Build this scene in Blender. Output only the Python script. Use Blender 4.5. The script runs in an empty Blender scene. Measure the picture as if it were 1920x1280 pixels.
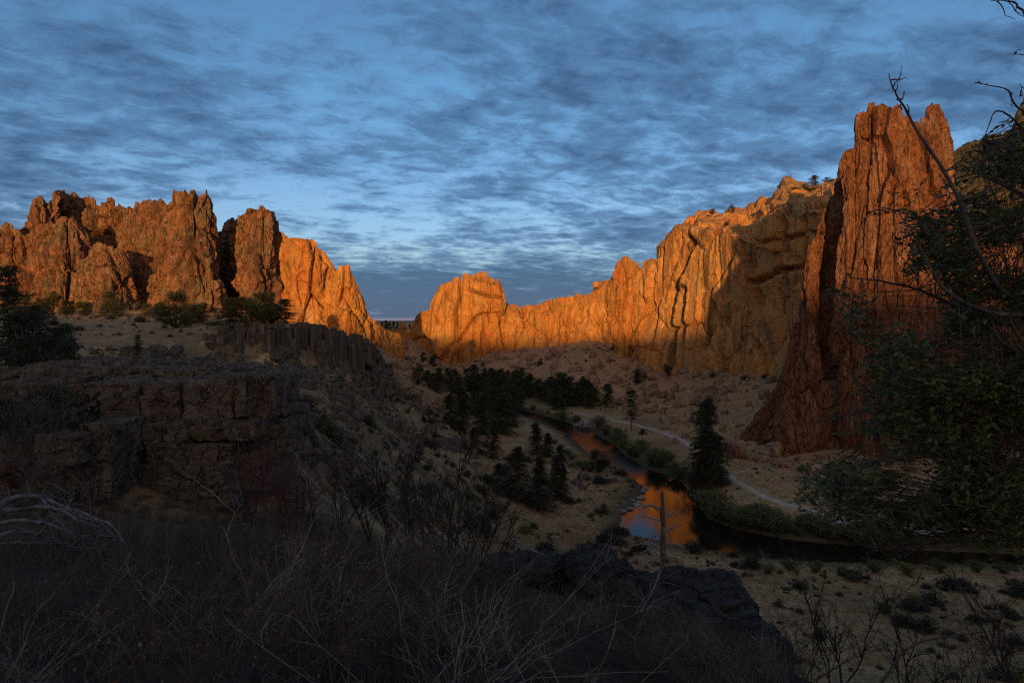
import bpy, math, random
import numpy as np

# ------------------------------------------------------------------ camera
F, CX, HY = 1280.0, 960.0, 608.0          # focal length in photo pixels, image centre, horizon row
SC = bpy.context.scene
COL = SC.collection
cam_d = bpy.data.cameras.new('camera')
cam_d.sensor_width = 36.0
cam_d.lens = 24.0
cam_d.shift_y = -(640.0 - HY) / 1920.0
cam_d.clip_start = 0.05
cam_d.clip_end = 40000.0
cam = bpy.data.objects.new('camera', cam_d)
cam.rotation_euler = (math.radians(90), 0, 0)
COL.objects.link(cam)
SC.camera = cam

# ------------------------------------------------------------------ sun and sky
SUN_EL = math.radians(3.2)
SUN_AZ = math.radians(-5.5)               # measured from straight behind the camera, + = to the right
sun_dir = (math.sin(SUN_AZ) * math.cos(SUN_EL), -math.cos(SUN_AZ) * math.cos(SUN_EL), math.sin(SUN_EL))
sl = bpy.data.lights.new('sun', 'SUN')
sl.energy = 2.75
sl.angle = math.radians(0.7)
sl.color = (1.0, 0.56, 0.20)
sun = bpy.data.objects.new('sun', sl)
from mathutils import Vector
sun.rotation_euler = Vector(sun_dir).to_track_quat('Z', 'Y').to_euler()
COL.objects.link(sun)

SC.view_settings.view_transform = 'Standard'
SC.view_settings.look = 'None'
SC.view_settings.exposure = 0.78
SC.view_settings.gamma = 1.0
SC.view_settings.use_curve_mapping = False
SC.cycles.max_bounces = 6
SC.cycles.transparent_max_bounces = 8
SC.cycles.use_denoising = False
SC.cycles.use_adaptive_sampling = False
SC.cycles.sample_clamp_indirect = 4.0
SC.cycles.pixel_filter_type = 'BLACKMAN_HARRIS'
SC.cycles.filter_width = 1.2

class NT:
    """small helper round a node tree"""
    def __init__(s, tree):
        s.t = tree
        tree.nodes.clear()
    def n(s, kind, **kw):
        nd = s.t.nodes.new(kind)
        for k, v in kw.items():
            if k.startswith('i_'):
                nd.inputs[k[2:].replace('_', ' ')].default_value = v
            else:
                setattr(nd, k, v)
        return nd
    def l(s, a, b):
        s.t.links.new(a, b)
    def val(s, sock, v):
        if hasattr(v, 'is_output'):
            s.l(v, sock)
        else:
            sock.default_value = v
    def math(s, op, a, b=0.0, c=None, clamp=False):
        nd = s.t.nodes.new('ShaderNodeMath')
        nd.operation = op
        nd.use_clamp = clamp
        s.val(nd.inputs[0], a)
        s.val(nd.inputs[1], b)
        if c is not None:
            s.val(nd.inputs[2], c)
        return nd.outputs[0]
    def mix(s, fac, a, b, blend='MIX'):
        nd = s.t.nodes.new('ShaderNodeMix')
        nd.data_type = 'RGBA'
        nd.blend_type = blend
        s.val(nd.inputs[0], fac)
        s.val(nd.inputs[6], a if hasattr(a, 'is_output') else (*a, 1))
        s.val(nd.inputs[7], b if hasattr(b, 'is_output') else (*b, 1))
        return nd.outputs[2]
    def ramp(s, fac, stops, mode='LINEAR'):
        nd = s.t.nodes.new('ShaderNodeValToRGB')
        nd.color_ramp.interpolation = mode
        e = nd.color_ramp.elements
        while len(e) < len(stops):
            e.new(0.5)
        for k, (p, c) in enumerate(stops):
            e[k].position = p
            e[k].color = (*c, 1) if not isinstance(c, (int, float)) else (c, c, c, 1)
        s.l(fac, nd.inputs[0])
        return nd.outputs[0]
    def noise(s, vec, scale, detail=4.0, rough=0.55, dist=0.0):
        nd = s.t.nodes.new('ShaderNodeTexNoise')
        nd.inputs['Scale'].default_value = scale
        nd.inputs['Detail'].default_value = detail
        nd.inputs['Roughness'].default_value = rough
        nd.inputs['Distortion'].default_value = dist
        if vec is not None:
            s.l(vec, nd.inputs['Vector'])
        return nd.outputs[0]
    def mapping(s, vec, scale=(1, 1, 1), loc=(0, 0, 0), rot=(0, 0, 0)):
        nd = s.t.nodes.new('ShaderNodeMapping')
        nd.inputs['Scale'].default_value = scale
        nd.inputs['Location'].default_value = loc
        nd.inputs['Rotation'].default_value = rot
        s.l(vec, nd.inputs['Vector'])
        return nd.outputs[0]

def build_world():
    w = bpy.data.worlds.new('World')
    SC.world = w
    w.use_nodes = True
    N = NT(w.node_tree)
    out = N.n('ShaderNodeOutputWorld')
    bg = N.n('ShaderNodeBackground')
    N.l(bg.outputs[0], out.inputs[0])
    sky = N.n('ShaderNodeTexSky', sky_type='NISHITA', sun_disc=False)
    sky.sun_elevation = SUN_EL
    # Blender: rotation 0 puts the sun at +Y, growing clockwise seen from above
    sky.sun_rotation = math.atan2(sun_dir[0], sun_dir[1])
    sky.altitude = 900
    sky.air_density = 1.0
    sky.dust_density = 0.6
    sky.ozone_density = 2.5
    tc = N.n('ShaderNodeTexCoord')
    g = tc.outputs['Generated']
    sep = N.n('ShaderNodeSeparateXYZ')
    N.l(g, sep.inputs[0])
    # clear air seen away from the sunrise is a clean blue: lift the blue slightly
    clear = N.mix(1.0, sky.outputs[0], N.ramp(sep.outputs[2], [(0.0, (1.12, 0.98, 1.16)), (0.14, (1.06, 1.0, 1.18)), (0.32, SKY_TINT)]), 'MULTIPLY')
    # cloud deck: intersect the view direction with a flat layer overhead
    zc = N.math('MAXIMUM', sep.outputs[2], 0.0)
    den = N.math('ADD', zc, 0.14)
    cu = N.math('DIVIDE', sep.outputs[0], den)
    cv = N.math('DIVIDE', sep.outputs[1], den)
    com = N.n('ShaderNodeCombineXYZ')
    N.l(cu, com.inputs[0]); N.l(cv, com.inputs[1])
    p = N.mapping(com.outputs[0], scale=(1.0, 1.0, 1), loc=CLOUD_LOC, rot=(0, 0, math.radians(-24)))
    big = N.noise(p, 0.7, 3, 0.5, 0.4)
    mid = N.noise(p, 2.6, 9, 0.62, 0.35)
    fin = N.noise(N.mapping(p, scale=(1.0, 1.35, 1), loc=(9, 4, 0)), 7.6, 7, 0.64, 0.45)
    d = N.math('MULTIPLY_ADD', big, 0.78, N.math('MULTIPLY_ADD', fin, 0.68, N.math('MULTIPLY', mid, 0.80)))
    # the deck thickens low down and there merges into a bank
    low = N.ramp(sep.outputs[2], [(0.0, 0.46), (0.05, 0.20), (0.09, 0.03), (0.20, 0.0)])
    d = N.math('ADD', d, low)
    cover = N.ramp(N.math('MULTIPLY', d, 0.5), [(0.485, 0.0), (0.525, 0.36), (0.575, 0.84), (0.65, 1.0)])
    cover = N.math('MULTIPLY', cover, 0.92)
    thick = N.ramp(N.math('MULTIPLY', d, 0.5), [(0.54, 0.0), (0.68, 1.0)])
    # clouds: grey blue, in the colour of the air behind them, a touch of mauve where thin
    ccol = N.mix(thick, CLOUD_THIN, CLOUD_THICK)
    glow = N.ramp(N.math('MULTIPLY', sep.outputs[1], -1.0), [(0.1, 0.0), (1.0, 1.0)])
    ccol = N.mix(glow, ccol, CLOUD_EAST)
    col = N.mix(cover, clear, ccol)
    # the strip of clear sky under the edge of the bank
    strip = N.ramp(sep.outputs[2], [(0.0, 1.0), (0.0035, 1.0), (0.010, 0.0), (1.0, 0.0)])
    col = N.mix(N.math('MULTIPLY', strip, 0.8), col, (1.7, 1.35, 1.7))
    N.l(col, bg.inputs[0])
    bg.inputs[1].default_value = SKY_STRENGTH
SKY_STRENGTH = 0.15
SKY_TINT = (0.92, 1.06, 1.16)
CLOUD_LOC = (3.1, 1.7, 0)
CLOUD_THIN = (0.40, 0.88, 1.66)
CLOUD_THICK = (0.185, 0.44, 0.90)
CLOUD_EAST = (4.1, 2.6, 1.65)
build_world()
# ------------------------------------------------------------------ helpers
rng = np.random.default_rng(11)
random.seed(11)

def P(px, py, Y):
    """point at depth Y that the camera sees at photo pixel (px, py)"""
    return np.array([(px - CX) / F * Y, Y, (HY - py) / F * Y])

def PZ(px, py, Z):
    return P(px, py, Z * F / (HY - py))

def sstep(a, b, x):
    t = np.clip((x - a) / (b - a), 0, 1)
    return t * t * (3 - 2 * t)

U32 = np.uint32
def hsh(ix, iy, iz, s):
    with np.errstate(over='ignore'):
        h = (ix.astype(np.int64) & 0xffffffff).astype(U32) * U32(0x8da6b343)
        h ^= (iy.astype(np.int64) & 0xffffffff).astype(U32) * U32(0xd8163841)
        h ^= (iz.astype(np.int64) & 0xffffffff).astype(U32) * U32(0xcb1ab31f)
        h ^= U32((s * 2654435761) & 0xffffffff)
        h ^= h >> U32(15); h *= U32(0x2c1b3c6d)
        h ^= h >> U32(12); h *= U32(0x297a2d39)
        h ^= h >> U32(15)
    return h.astype(np.float32) * np.float32(1 / 4294967296.0)

def vnoise(p, s=0):
    i = np.floor(p)
    f = (p - i).astype(np.float32)
    i = i.astype(np.int64)
    f = f * f * f * (f * (f * 6 - 15) + 10)
    r = 0
    for dx in (0, 1):
        wx = f[:, 0] if dx else 1 - f[:, 0]
        for dy in (0, 1):
            wy = wx * (f[:, 1] if dy else 1 - f[:, 1])
            for dz in (0, 1):
                wz = wy * (f[:, 2] if dz else 1 - f[:, 2])
                r = r + wz * hsh(i[:, 0] + dx, i[:, 1] + dy, i[:, 2] + dz, s)
    return r * 2 - 1

def fbm(p, octv=4, s=0, gain=0.5, lac=2.03, ridge=False):
    a, t, r = 1.0, 0.0, 0
    for o in range(octv):
        v = vnoise(p, s + 17 * o)
        if ridge:
            v = 1 - 2 * np.abs(v)
        r = r + a * v
        t += a
        a *= gain
        p = p * lac + 3.7
    return r / t

def facets(p, s=0, tilt=1.0):
    """broken-rock relief: each Voronoi cell is its own tilted plane; returns (height, distance to the joint)"""
    i0 = np.floor(p).astype(np.int64)
    n = len(p)
    b1 = np.full(n, 9e9, np.float32); b2 = np.full(n, 9e9, np.float32)
    val = np.zeros(n, np.float32)
    p32 = p.astype(np.float32)
    for dx in (-1, 0, 1):
        for dy in (-1, 0, 1):
            for dz in (-1, 0, 1):
                ix, iy, iz = i0[:, 0] + dx, i0[:, 1] + dy, i0[:, 2] + dz
                ax = p32[:, 0] - ix - hsh(ix, iy, iz, s + 1)
                ay = p32[:, 1] - iy - hsh(ix, iy, iz, s + 2)
                az = p32[:, 2] - iz - hsh(ix, iy, iz, s + 3)
                d = ax * ax + ay * ay + az * az
                near = d < b1
                b2 = np.where(near, b1, np.minimum(b2, d))
                k = np.nonzero(near)[0]
                if len(k):
                    jx, jy, jz = ix[k], iy[k], iz[k]
                    h0 = hsh(jx, jy, jz, s + 4) * 2 - 1
                    g1 = hsh(jx, jy, jz, s + 5) * 2 - 1
                    g2 = hsh(jx, jy, jz, s + 6) * 2 - 1
                    val[k] = h0 + tilt * (g1 * (ax[k] + ay[k]) + g2 * az[k])
                b1 = np.where(near, d, b1)
    return val, np.sqrt(b2) - np.sqrt(b1)

def mesh_np(name, V, faces, smooth=False):
    """faces: array (n,3) or (n,4), or a list of such arrays"""
    if isinstance(faces, np.ndarray):
        faces = [faces]
    faces = [f for f in faces if len(f)]
    me = bpy.data.meshes.new(name)
    V = np.asarray(V, np.float32)
    me.vertices.add(len(V))
    me.vertices.foreach_set('co', V.ravel())
    li = np.concatenate([f.ravel() for f in faces]).astype(np.int32)
    tot = np.concatenate([np.full(len(f), f.shape[1], np.int32) for f in faces])
    st = np.concatenate([[0], np.cumsum(tot)[:-1]]).astype(np.int32)
    me.loops.add(len(li))
    me.loops.foreach_set('vertex_index', li)
    me.polygons.add(len(tot))
    me.polygons.foreach_set('loop_start', st)
    me.polygons.foreach_set('loop_total', tot)
    me.polygons.foreach_set('use_smooth', np.full(len(tot), smooth, bool))
    me.update(calc_edges=True)
    return me

def grid_faces(nv, nu, flip=False, wrap=False):
    a = np.arange(nv * nu).reshape(nv, nu)
    b = np.roll(a, -1, axis=1) if wrap else None
    if wrap:
        q = np.stack([a[:-1], b[:-1], b[1:], a[1:]], -1).reshape(-1, 4)
    else:
        q = np.stack([a[:-1, :-1], a[:-1, 1:], a[1:, 1:], a[1:, :-1]], -1).reshape(-1, 4)
    return q[:, ::-1] if flip else q

def attr(me, name, arr):
    a = me.attributes.new(name, 'FLOAT', 'POINT')
    a.data.foreach_set('value', np.asarray(arr, np.float32))

def obj(name, me, mat=None, parent=None, loc=None, rotz=0.0, scale=None):
    o = bpy.data.objects.new(name, me)
    COL.objects.link(o)
    if mat is not None and me is not None and not me.materials:
        me.materials.append(mat)
    if parent is not None:
        o.parent = parent
    if loc is not None:
        o.location = [float(v) for v in loc]
    if rotz:
        o.rotation_euler = (0, 0, rotz)
    if scale is not None:
        o.scale = (scale,) * 3 if isinstance(scale, (int, float)) else scale
    return o

def tag(o, label, cat, group=None, kind=None):
    o['label'] = label
    o['category'] = cat
    if group:
        o['group'] = group
    if kind:
        o['kind'] = kind
    return o

def thing(name, label, cat, loc, rotz=0.0, scale=None, group=None):
    return tag(obj(name, None, loc=loc, rotz=rotz, scale=scale), label, cat, group)

def copy_tree(root, loc, rotz=0.0, scale=1.0, label=None, group=None, tilt=(0, 0)):
    c = root.copy(); COL.objects.link(c)
    c.location = [float(v) for v in loc]
    c.rotation_euler = (tilt[0], tilt[1], rotz)
    c.scale = (scale,) * 3 if isinstance(scale, (int, float)) else scale
    if label: c['label'] = label
    if group: c['group'] = group
    for ch in root.children:
        d = ch.copy(); COL.objects.link(d); d.parent = c
        for g in ch.children:
            e = g.copy(); COL.objects.link(e); e.parent = d
    return c

def tubes(PT, R, sides=3):
    """PT (n,k,3) paths, R (n,k) radii -> vertices, quads"""
    n, k, _ = PT.shape
    T = np.gradient(PT, axis=1)
    T /= np.linalg.norm(T, axis=2, keepdims=True) + 1e-9
    up = np.where(np.abs(T[..., 2:3]) > 0.9, np.array([1.0, 0, 0]), np.array([0, 0, 1.0]))
    A = np.cross(T, up); A /= np.linalg.norm(A, axis=2, keepdims=True) + 1e-9
    B = np.cross(T, A)
    th = np.arange(sides) * 2 * np.pi / sides
    V = (PT[:, :, None, :] + R[:, :, None, None] * (np.cos(th)[None, None, :, None] * A[:, :, None, :]
         + np.sin(th)[None, None, :, None] * B[:, :, None, :]))
    base = np.arange(n * k * sides).reshape(n, k, sides)
    nx = np.roll(base, -1, axis=2)
    Q = np.stack([base[:, :-1], nx[:, :-1], nx[:, 1:], base[:, 1:]], -1).reshape(-1, 4)
    return V.reshape(-1, 3), Q

class Bag:
    """collects vertex/face arrays into one mesh"""
    def __init__(s):
        s.v, s.f, s.n = [], [], 0
    def add(s, V, Fc):
        s.v.append(np.asarray(V)); s.f.append(np.asarray(Fc) + s.n); s.n += len(V)
    def mesh(s, name, smooth=False):
        by = {}
        for f in s.f:
            by.setdefault(f.shape[1], []).append(f)
        return mesh_np(name, np.concatenate(s.v), [np.concatenate(x) for x in by.values()], smooth)

def leafcards(C, D, Nn, L, W):
    """little folded leaves: centre C, long axis D, normal Nn, length L, width W -> V, quads (2 per leaf, pointed)"""
    S = np.cross(D, Nn)
    S /= np.linalg.norm(S, axis=1, keepdims=True) + 1e-9
    L = np.asarray(L).reshape(-1, 1); W = np.asarray(W).reshape(-1, 1)
    a = C; m = C + D * L * 0.5 - Nn * W * 0.12; t = C + D * L
    l = C + D * L * 0.42 + S * W * 0.5; r = C + D * L * 0.42 - S * W * 0.5
    V = np.stack([a, l, t, r], 1).reshape(-1, 3)
    b = np.arange(len(C))[:, None] * 4
    return V, np.concatenate([b + np.array([[0, 1, 2]]), b + np.array([[0, 2, 3]])])

def rdir(n, r=None):
    v = (r or rng).normal(size=(n, 3))
    return v / np.linalg.norm(v, axis=1, keepdims=True)
# ------------------------------------------------------------------ materials
def mat_new(name):
    m = bpy.data.materials.new(name)
    m.use_nodes = True
    N = NT(m.node_tree)
    out = N.n('ShaderNodeOutputMaterial')
    bs = N.n('ShaderNodeBsdfPrincipled')
    N.l(bs.outputs[0], out.inputs[0])
    bs.inputs['Specular IOR Level'].default_value = 0.2
    bs.inputs['Roughness'].default_value = 0.9
    tc = N.n('ShaderNodeTexCoord')
    return m, N, bs, tc.outputs['Object']

def add_bump(N, bs, h, strength, dist):
    b = N.n('ShaderNodeBump')
    b.inputs['Strength'].default_value = strength
    b.inputs['Distance'].default_value = dist
    N.l(h, b.inputs['Height'])
    N.l(b.outputs[0], bs.inputs['Normal'])

def rock_mat(name, base, alt, dark, pale, lichen, streak=0.5, speck=0.5, band=0.3, lich=0.4, s=1.0, joint=0.8, grain=0.85, fleck=0.0, bump=1.0):
    m, N, bs, co = mat_new(name)
    n1 = N.noise(N.mapping(co, scale=(1, 1, 0.55)), 0.035 * s, 5, 0.6, 0.6)
    n2 = N.noise(N.mapping(co, scale=(1, 1, 0.30), loc=(31, 7, 3)), 0.11 * s, 6, 0.62, 0.8)
    col = N.mix(N.ramp(n1, [(0.38, 0.0), (0.62, 1.0)]), base, alt)
    col = N.mix(N.ramp(n2, [(0.50, 0.0), (0.72, 0.85)]), col, pale)
    # water streaks and desert varnish, long vertical stains
    st = N.noise(N.mapping(co, scale=(1, 1, 0.05), loc=(3, 5, 9)), 0.30 * s, 5, 0.65, 0.3)
    stm = N.math('MULTIPLY', N.ramp(st, [(0.52, 0.0), (0.66, 1.0)]), streak)
    col = N.mix(stm, col, dark)
    # bedding
    bd = N.noise(N.mapping(co, scale=(0.12, 0.12, 1.0), rot=(0.06, 0.05, 0)), 0.28 * s, 4, 0.6, 0.4)
    col = N.mix(N.math('MULTIPLY', N.ramp(bd, [(0.45, 0.0), (0.62, 1.0)]), band), col, alt)
    # lichen and weathered skin
    li = N.noise(N.mapping(co, loc=(50, 2, 8)), 0.085 * s, 6, 0.68, 0.5)
    col = N.mix(N.math('MULTIPLY', N.ramp(li, [(0.52, 0.0), (0.60, 1.0)]), lich), col, lichen)
    # mottling at hand-sample scale
    sp = N.noise(co, 1.3 * s, 6, 0.75, 0.0)
    col = N.mix(N.math('MULTIPLY', N.ramp(sp, [(0.30, 1.0), (0.48, 0.0)]), speck), col, dark)
    col = N.mix(N.math('MULTIPLY', N.ramp(sp, [(0.58, 0.0), (0.72, 1.0)]), speck * 0.8), col, pale)
    # grain: light and dark mineral patches a metre or so across
    gr = N.noise(N.mapping(co, scale=(1, 1, 0.6), loc=(7, 3, 1)), 0.42 * s, 7, 0.78, 0.4)
    col = N.mix(grain, col, N.ramp(gr, [(0.30, 0.22), (0.47, 0.95), (0.62, 1.35), (0.75, 1.9)]), 'MULTIPLY')
    # broad dark streaks along the lines given for each face
    strk = N.n('ShaderNodeAttribute', attribute_name='stain')
    sm = N.math('MULTIPLY', strk.outputs['Fac'], N.ramp(st, [(0.30, 0.35), (0.55, 1.0)]), clamp=True)
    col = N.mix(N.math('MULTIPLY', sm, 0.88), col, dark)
    if fleck:
        fk = N.noise(N.mapping(co, loc=(2, 9, 5)), 1.9 * s, 4, 0.7)
        col = N.mix(N.math('MULTIPLY', N.ramp(fk, [(0.64, 0.0), (0.69, 1.0)]), fleck), col, (.40, .40, .36))
    # joints: thin dark lines where the rock has parted
    cr = N.noise(N.mapping(co, scale=(1, 1, 0.28), loc=(13, 17, 4)), 0.16 * s, 4, 0.6, 1.2)
    crl = N.ramp(N.math('ABSOLUTE', N.math('SUBTRACT', cr, 0.5)), [(0.0, 1.0), (0.014, 0.0)])
    col = N.mix(N.math('MULTIPLY', crl, joint), col, dark)
    N.l(col, bs.inputs['Base Color'])
    bs.inputs['Specular IOR Level'].default_value = 0.12
    hb = N.math('ADD', N.noise(N.mapping(co, scale=(1, 1, 0.5)), 0.5 * s, 6, 0.72, 0.3), N.math('MULTIPLY', st, 0.5))
    hb = N.math('SUBTRACT', hb, N.math('MULTIPLY', crl, joint * 0.5))
    add_bump(N, bs, hb, bump, 1.3 / s)
    return m

M = {}
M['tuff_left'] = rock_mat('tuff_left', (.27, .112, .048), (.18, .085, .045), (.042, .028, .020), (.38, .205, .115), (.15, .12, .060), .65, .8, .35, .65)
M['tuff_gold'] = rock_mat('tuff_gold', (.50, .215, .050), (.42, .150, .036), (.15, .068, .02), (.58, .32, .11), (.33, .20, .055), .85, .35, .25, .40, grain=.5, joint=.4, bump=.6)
M['tuff_wall'] = rock_mat('tuff_wall', (.56, .235, .058), (.42, .185, .060), (.11, .060, .030), (.58, .32, .10), (.36, .245, .095), .9, .30, .30, .5, grain=.5, joint=.4, bump=.6)
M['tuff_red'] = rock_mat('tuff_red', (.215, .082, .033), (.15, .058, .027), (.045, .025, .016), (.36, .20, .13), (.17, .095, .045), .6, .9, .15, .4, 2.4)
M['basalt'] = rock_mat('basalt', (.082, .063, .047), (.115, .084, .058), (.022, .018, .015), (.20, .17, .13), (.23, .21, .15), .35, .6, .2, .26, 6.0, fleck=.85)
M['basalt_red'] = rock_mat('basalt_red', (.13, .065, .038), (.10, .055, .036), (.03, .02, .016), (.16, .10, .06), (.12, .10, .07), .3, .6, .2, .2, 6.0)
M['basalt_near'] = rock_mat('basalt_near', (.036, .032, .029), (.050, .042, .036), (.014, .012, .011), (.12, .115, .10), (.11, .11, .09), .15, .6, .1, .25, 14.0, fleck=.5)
M['boulder_tan'] = rock_mat('boulder_tan', (.32, .19, .10), (.23, .14, .075), (.07, .05, .035), (.32, .24, .16), (.2, .16, .1), .2, .5, .2, .3, 4.0)
M['scrub_hill'] = rock_mat('scrub_hill', (.085, .07, .04), (.06, .055, .03), (.03, .03, .018), (.15, .11, .06), (.045, .05, .025), .2, .6, .2, .6, 1.0)
M['boulder_grey'] = rock_mat('boulder_grey', (.24, .23, .21), (.17, .165, .15), (.07, .065, .06), (.38, .36, .33), (.2, .19, .15), .2, .5, .2, .3, 5.0)

def simple_mat(name, c1, c2, scale, rough=0.9, spec=0.15, c3=None, bump=0.0, bdist=0.02):
    m, N, bs, co = mat_new(name)
    n = N.noise(co, scale, 4, 0.6)
    col = N.mix(N.ramp(n, [(0.38, 0.0), (0.62, 1.0)]), c1, c2)
    if c3 is not None:
        oi = N.n('ShaderNodeObjectInfo')
        col = N.mix(N.math('MULTIPLY', oi.outputs['Random'], 0.7), col, c3)
    N.l(col, bs.inputs['Base Color'])
    bs.inputs['Roughness'].default_value = rough
    bs.inputs['Specular IOR Level'].default_value = spec
    if bump:
        add_bump(N, bs, N.noise(co, scale * 6, 5, 0.6), bump, bdist)
    return m

def leaf_mat(name, c1, c2, scale, c3=None, trans=0.25):
    m = simple_mat(name, c1, c2, scale, 0.65, 0.25, c3)
    N = NT.__new__(NT); N.t = m.node_tree
    bs = [n for n in N.t.nodes if n.type == 'BSDF_PRINCIPLED'][0]
    out = [n for n in N.t.nodes if n.type == 'OUTPUT_MATERIAL'][0]
    tr = N.n('ShaderNodeBsdfTranslucent')
    N.l(bs.inputs['Base Color'].links[0].from_socket, tr.inputs[0])
    mx = N.n('ShaderNodeMixShader'); mx.inputs[0].default_value = trans
    N.l(bs.outputs[0], mx.inputs[1]); N.l(tr.outputs[0], mx.inputs[2])
    N.l(mx.outputs[0], out.inputs[0])
    return m

M['bark'] = simple_mat('bark', (.075, .05, .035), (.12, .075, .05), 3.0, bump=.6, bdist=.05)
M['bark_red'] = simple_mat('bark_red', (.13, .06, .035), (.07, .045, .035), 2.0, bump=.6, bdist=.05)
M['deadwood'] = simple_mat('deadwood', (.30, .275, .25), (.15, .13, .115), 6.0, bump=.5, bdist=.01)
M['deadwood_blue'] = simple_mat('deadwood_blue', (.15, .145, .145), (.075, .07, .07), 9.0, bump=.5, bdist=.005)
M['limb'] = simple_mat('limb', (.12, .105, .095), (.055, .046, .04), 6.0, bump=.8, bdist=.008)
M['twig'] = simple_mat('twig', (.055, .040, .031), (.15, .12, .095), 1.2, c3=(.04, .028, .022))
M['twig_pale'] = simple_mat('twig_pale', (.24, .20, .165), (.10, .08, .064), 1.3)
M['twig_dark'] = simple_mat('twig_dark', (.030, .023, .019), (.055, .042, .036), 5.0)
M['twig_red'] = simple_mat('twig_red', (.075, .04, .035), (.11, .065, .055), 5.0)
M['needle'] = leaf_mat('needle', (.034, .046, .020), (.085, .090, .038), 2.0, (.04, .046, .018))
M['needle_big'] = leaf_mat('needle_big', (.022, .032, .013), (.058, .064, .026), 1.6, (.036, .044, .02))
M['juniper'] = leaf_mat('juniper', (.060, .060, .020), (.095, .082, .025), .9, (.045, .052, .02))
M['juniper_dark'] = leaf_mat('juniper_dark', (.022, .032, .014), (.034, .045, .018), 1.2)
M['willow'] = leaf_mat('willow', (.085, .098, .034), (.15, .145, .050), .5, (.085, .10, .042))
M['willow_orange'] = leaf_mat('willow_orange', (.22, .095, .022), (.16, .075, .02), .6)
M['tree_leaf'] = leaf_mat('tree_leaf', (.045, .062, .020), (.105, .112, .036), 3.0, None, .2)
M['leaf_yellow'] = leaf_mat('leaf_yellow', (.24, .17, .045), (.17, .075, .03), 4.0)
M['leaf_red'] = leaf_mat('leaf_red', (.12, .03, .018), (.07, .022, .016), 4.0)
M['sage'] = leaf_mat('sage', (.040, .040, .026), (.075, .068, .044), .8, (.035, .030, .02))
M['rabbitbrush'] = leaf_mat('rabbitbrush', (.16, .145, .035), (.12, .11, .04), .8)
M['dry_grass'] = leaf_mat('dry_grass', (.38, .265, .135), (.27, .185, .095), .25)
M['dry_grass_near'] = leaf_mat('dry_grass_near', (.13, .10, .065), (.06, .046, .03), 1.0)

def ground_mat():
    m, N, bs, co = mat_new('ground')
    at = N.n('ShaderNodeAttribute', attribute_name='rocky')
    ag = N.n('ShaderNodeAttribute', attribute_name='near')
    ad = N.n('ShaderNodeAttribute', attribute_name='talus')
    n0 = N.noise(co, 0.030, 4, 0.55, 0.4)
    n1 = N.noise(co, 0.16, 6, 0.62, 0.5)
    n2 = N.noise(co, 1.1, 5, 0.7)
    n3 = N.noise(co, 0.45, 5, 0.65, 0.4)
    grass = N.mix(N.ramp(n1, [(0.36, 0.0), (0.64, 1.0)]), (.33, .205, .090), (.46, .295, .14))
    grass = N.mix(N.ramp(n0, [(0.45, 0.0), (0.65, 0.8)]), grass, (.20, .125, .06))
    grass = N.mix(N.math('MULTIPLY', N.ramp(n2, [(0.30, 1.0), (0.50, 0.0)]), 0.85), grass, (.060, .048, .030))
    grass = N.mix(N.math('MULTIPLY', N.ramp(n3, [(0.55, 0.0), (0.68, 1.0)]), 0.5), grass, (.10, .095, .06))
    talus = N.mix(N.ramp(n1, [(0.36, 0.0), (0.64, 1.0)]), (.44, .255, .12), (.33, .19, .085))
    talus = N.mix(N.math('MULTIPLY', N.ramp(n2, [(0.30, 1.0), (0.47, 0.0)]), 0.8), talus, (.075, .050, .030))
    rock = N.mix(N.ramp(n3, [(0.36, 0.0), (0.64, 1.0)]), (.050, .038, .028), (.12, .085, .055))
    rock = N.mix(N.math('MULTIPLY', N.ramp(n1, [(0.52, 0.0), (0.66, 1.0)]), 0.95), rock, (.46, .29, .135))
    col = N.mix(ad.outputs['Fac'], grass, talus)
    mask = N.math('ADD', at.outputs['Fac'], N.math('MULTIPLY', N.math('SUBTRACT', n1, 0.5), 0.9), clamp=True)
    col = N.mix(mask, col, rock)
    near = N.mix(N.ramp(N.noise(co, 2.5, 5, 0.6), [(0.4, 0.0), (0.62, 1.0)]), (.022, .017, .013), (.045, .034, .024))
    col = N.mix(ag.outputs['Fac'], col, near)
    ab = N.n('ShaderNodeAttribute', attribute_name='bank')
    col = N.mix(N.math('MULTIPLY', ab.outputs['Fac'], 0.9), col, N.mix(N.ramp(n3, [(0.4, 0.0), (0.6, 1.0)]), (.045, .045, .022), (.075, .062, .032)))
    N.l(col, bs.inputs['Base Color'])
    bs.inputs['Specular IOR Level'].default_value = 0.05
    add_bump(N, bs, N.noise(co, 1.6, 7, 0.7), 0.7, 0.35)
    return m
M['ground'] = ground_mat()
M['trail'] = simple_mat('trail', (.19, .14, .095), (.14, .10, .07), 0.5, bump=.3, bdist=.05)
M['path'] = simple_mat('path', (.45, .37, .28), (.34, .275, .20), 0.5, bump=.3, bdist=.05)

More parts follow.
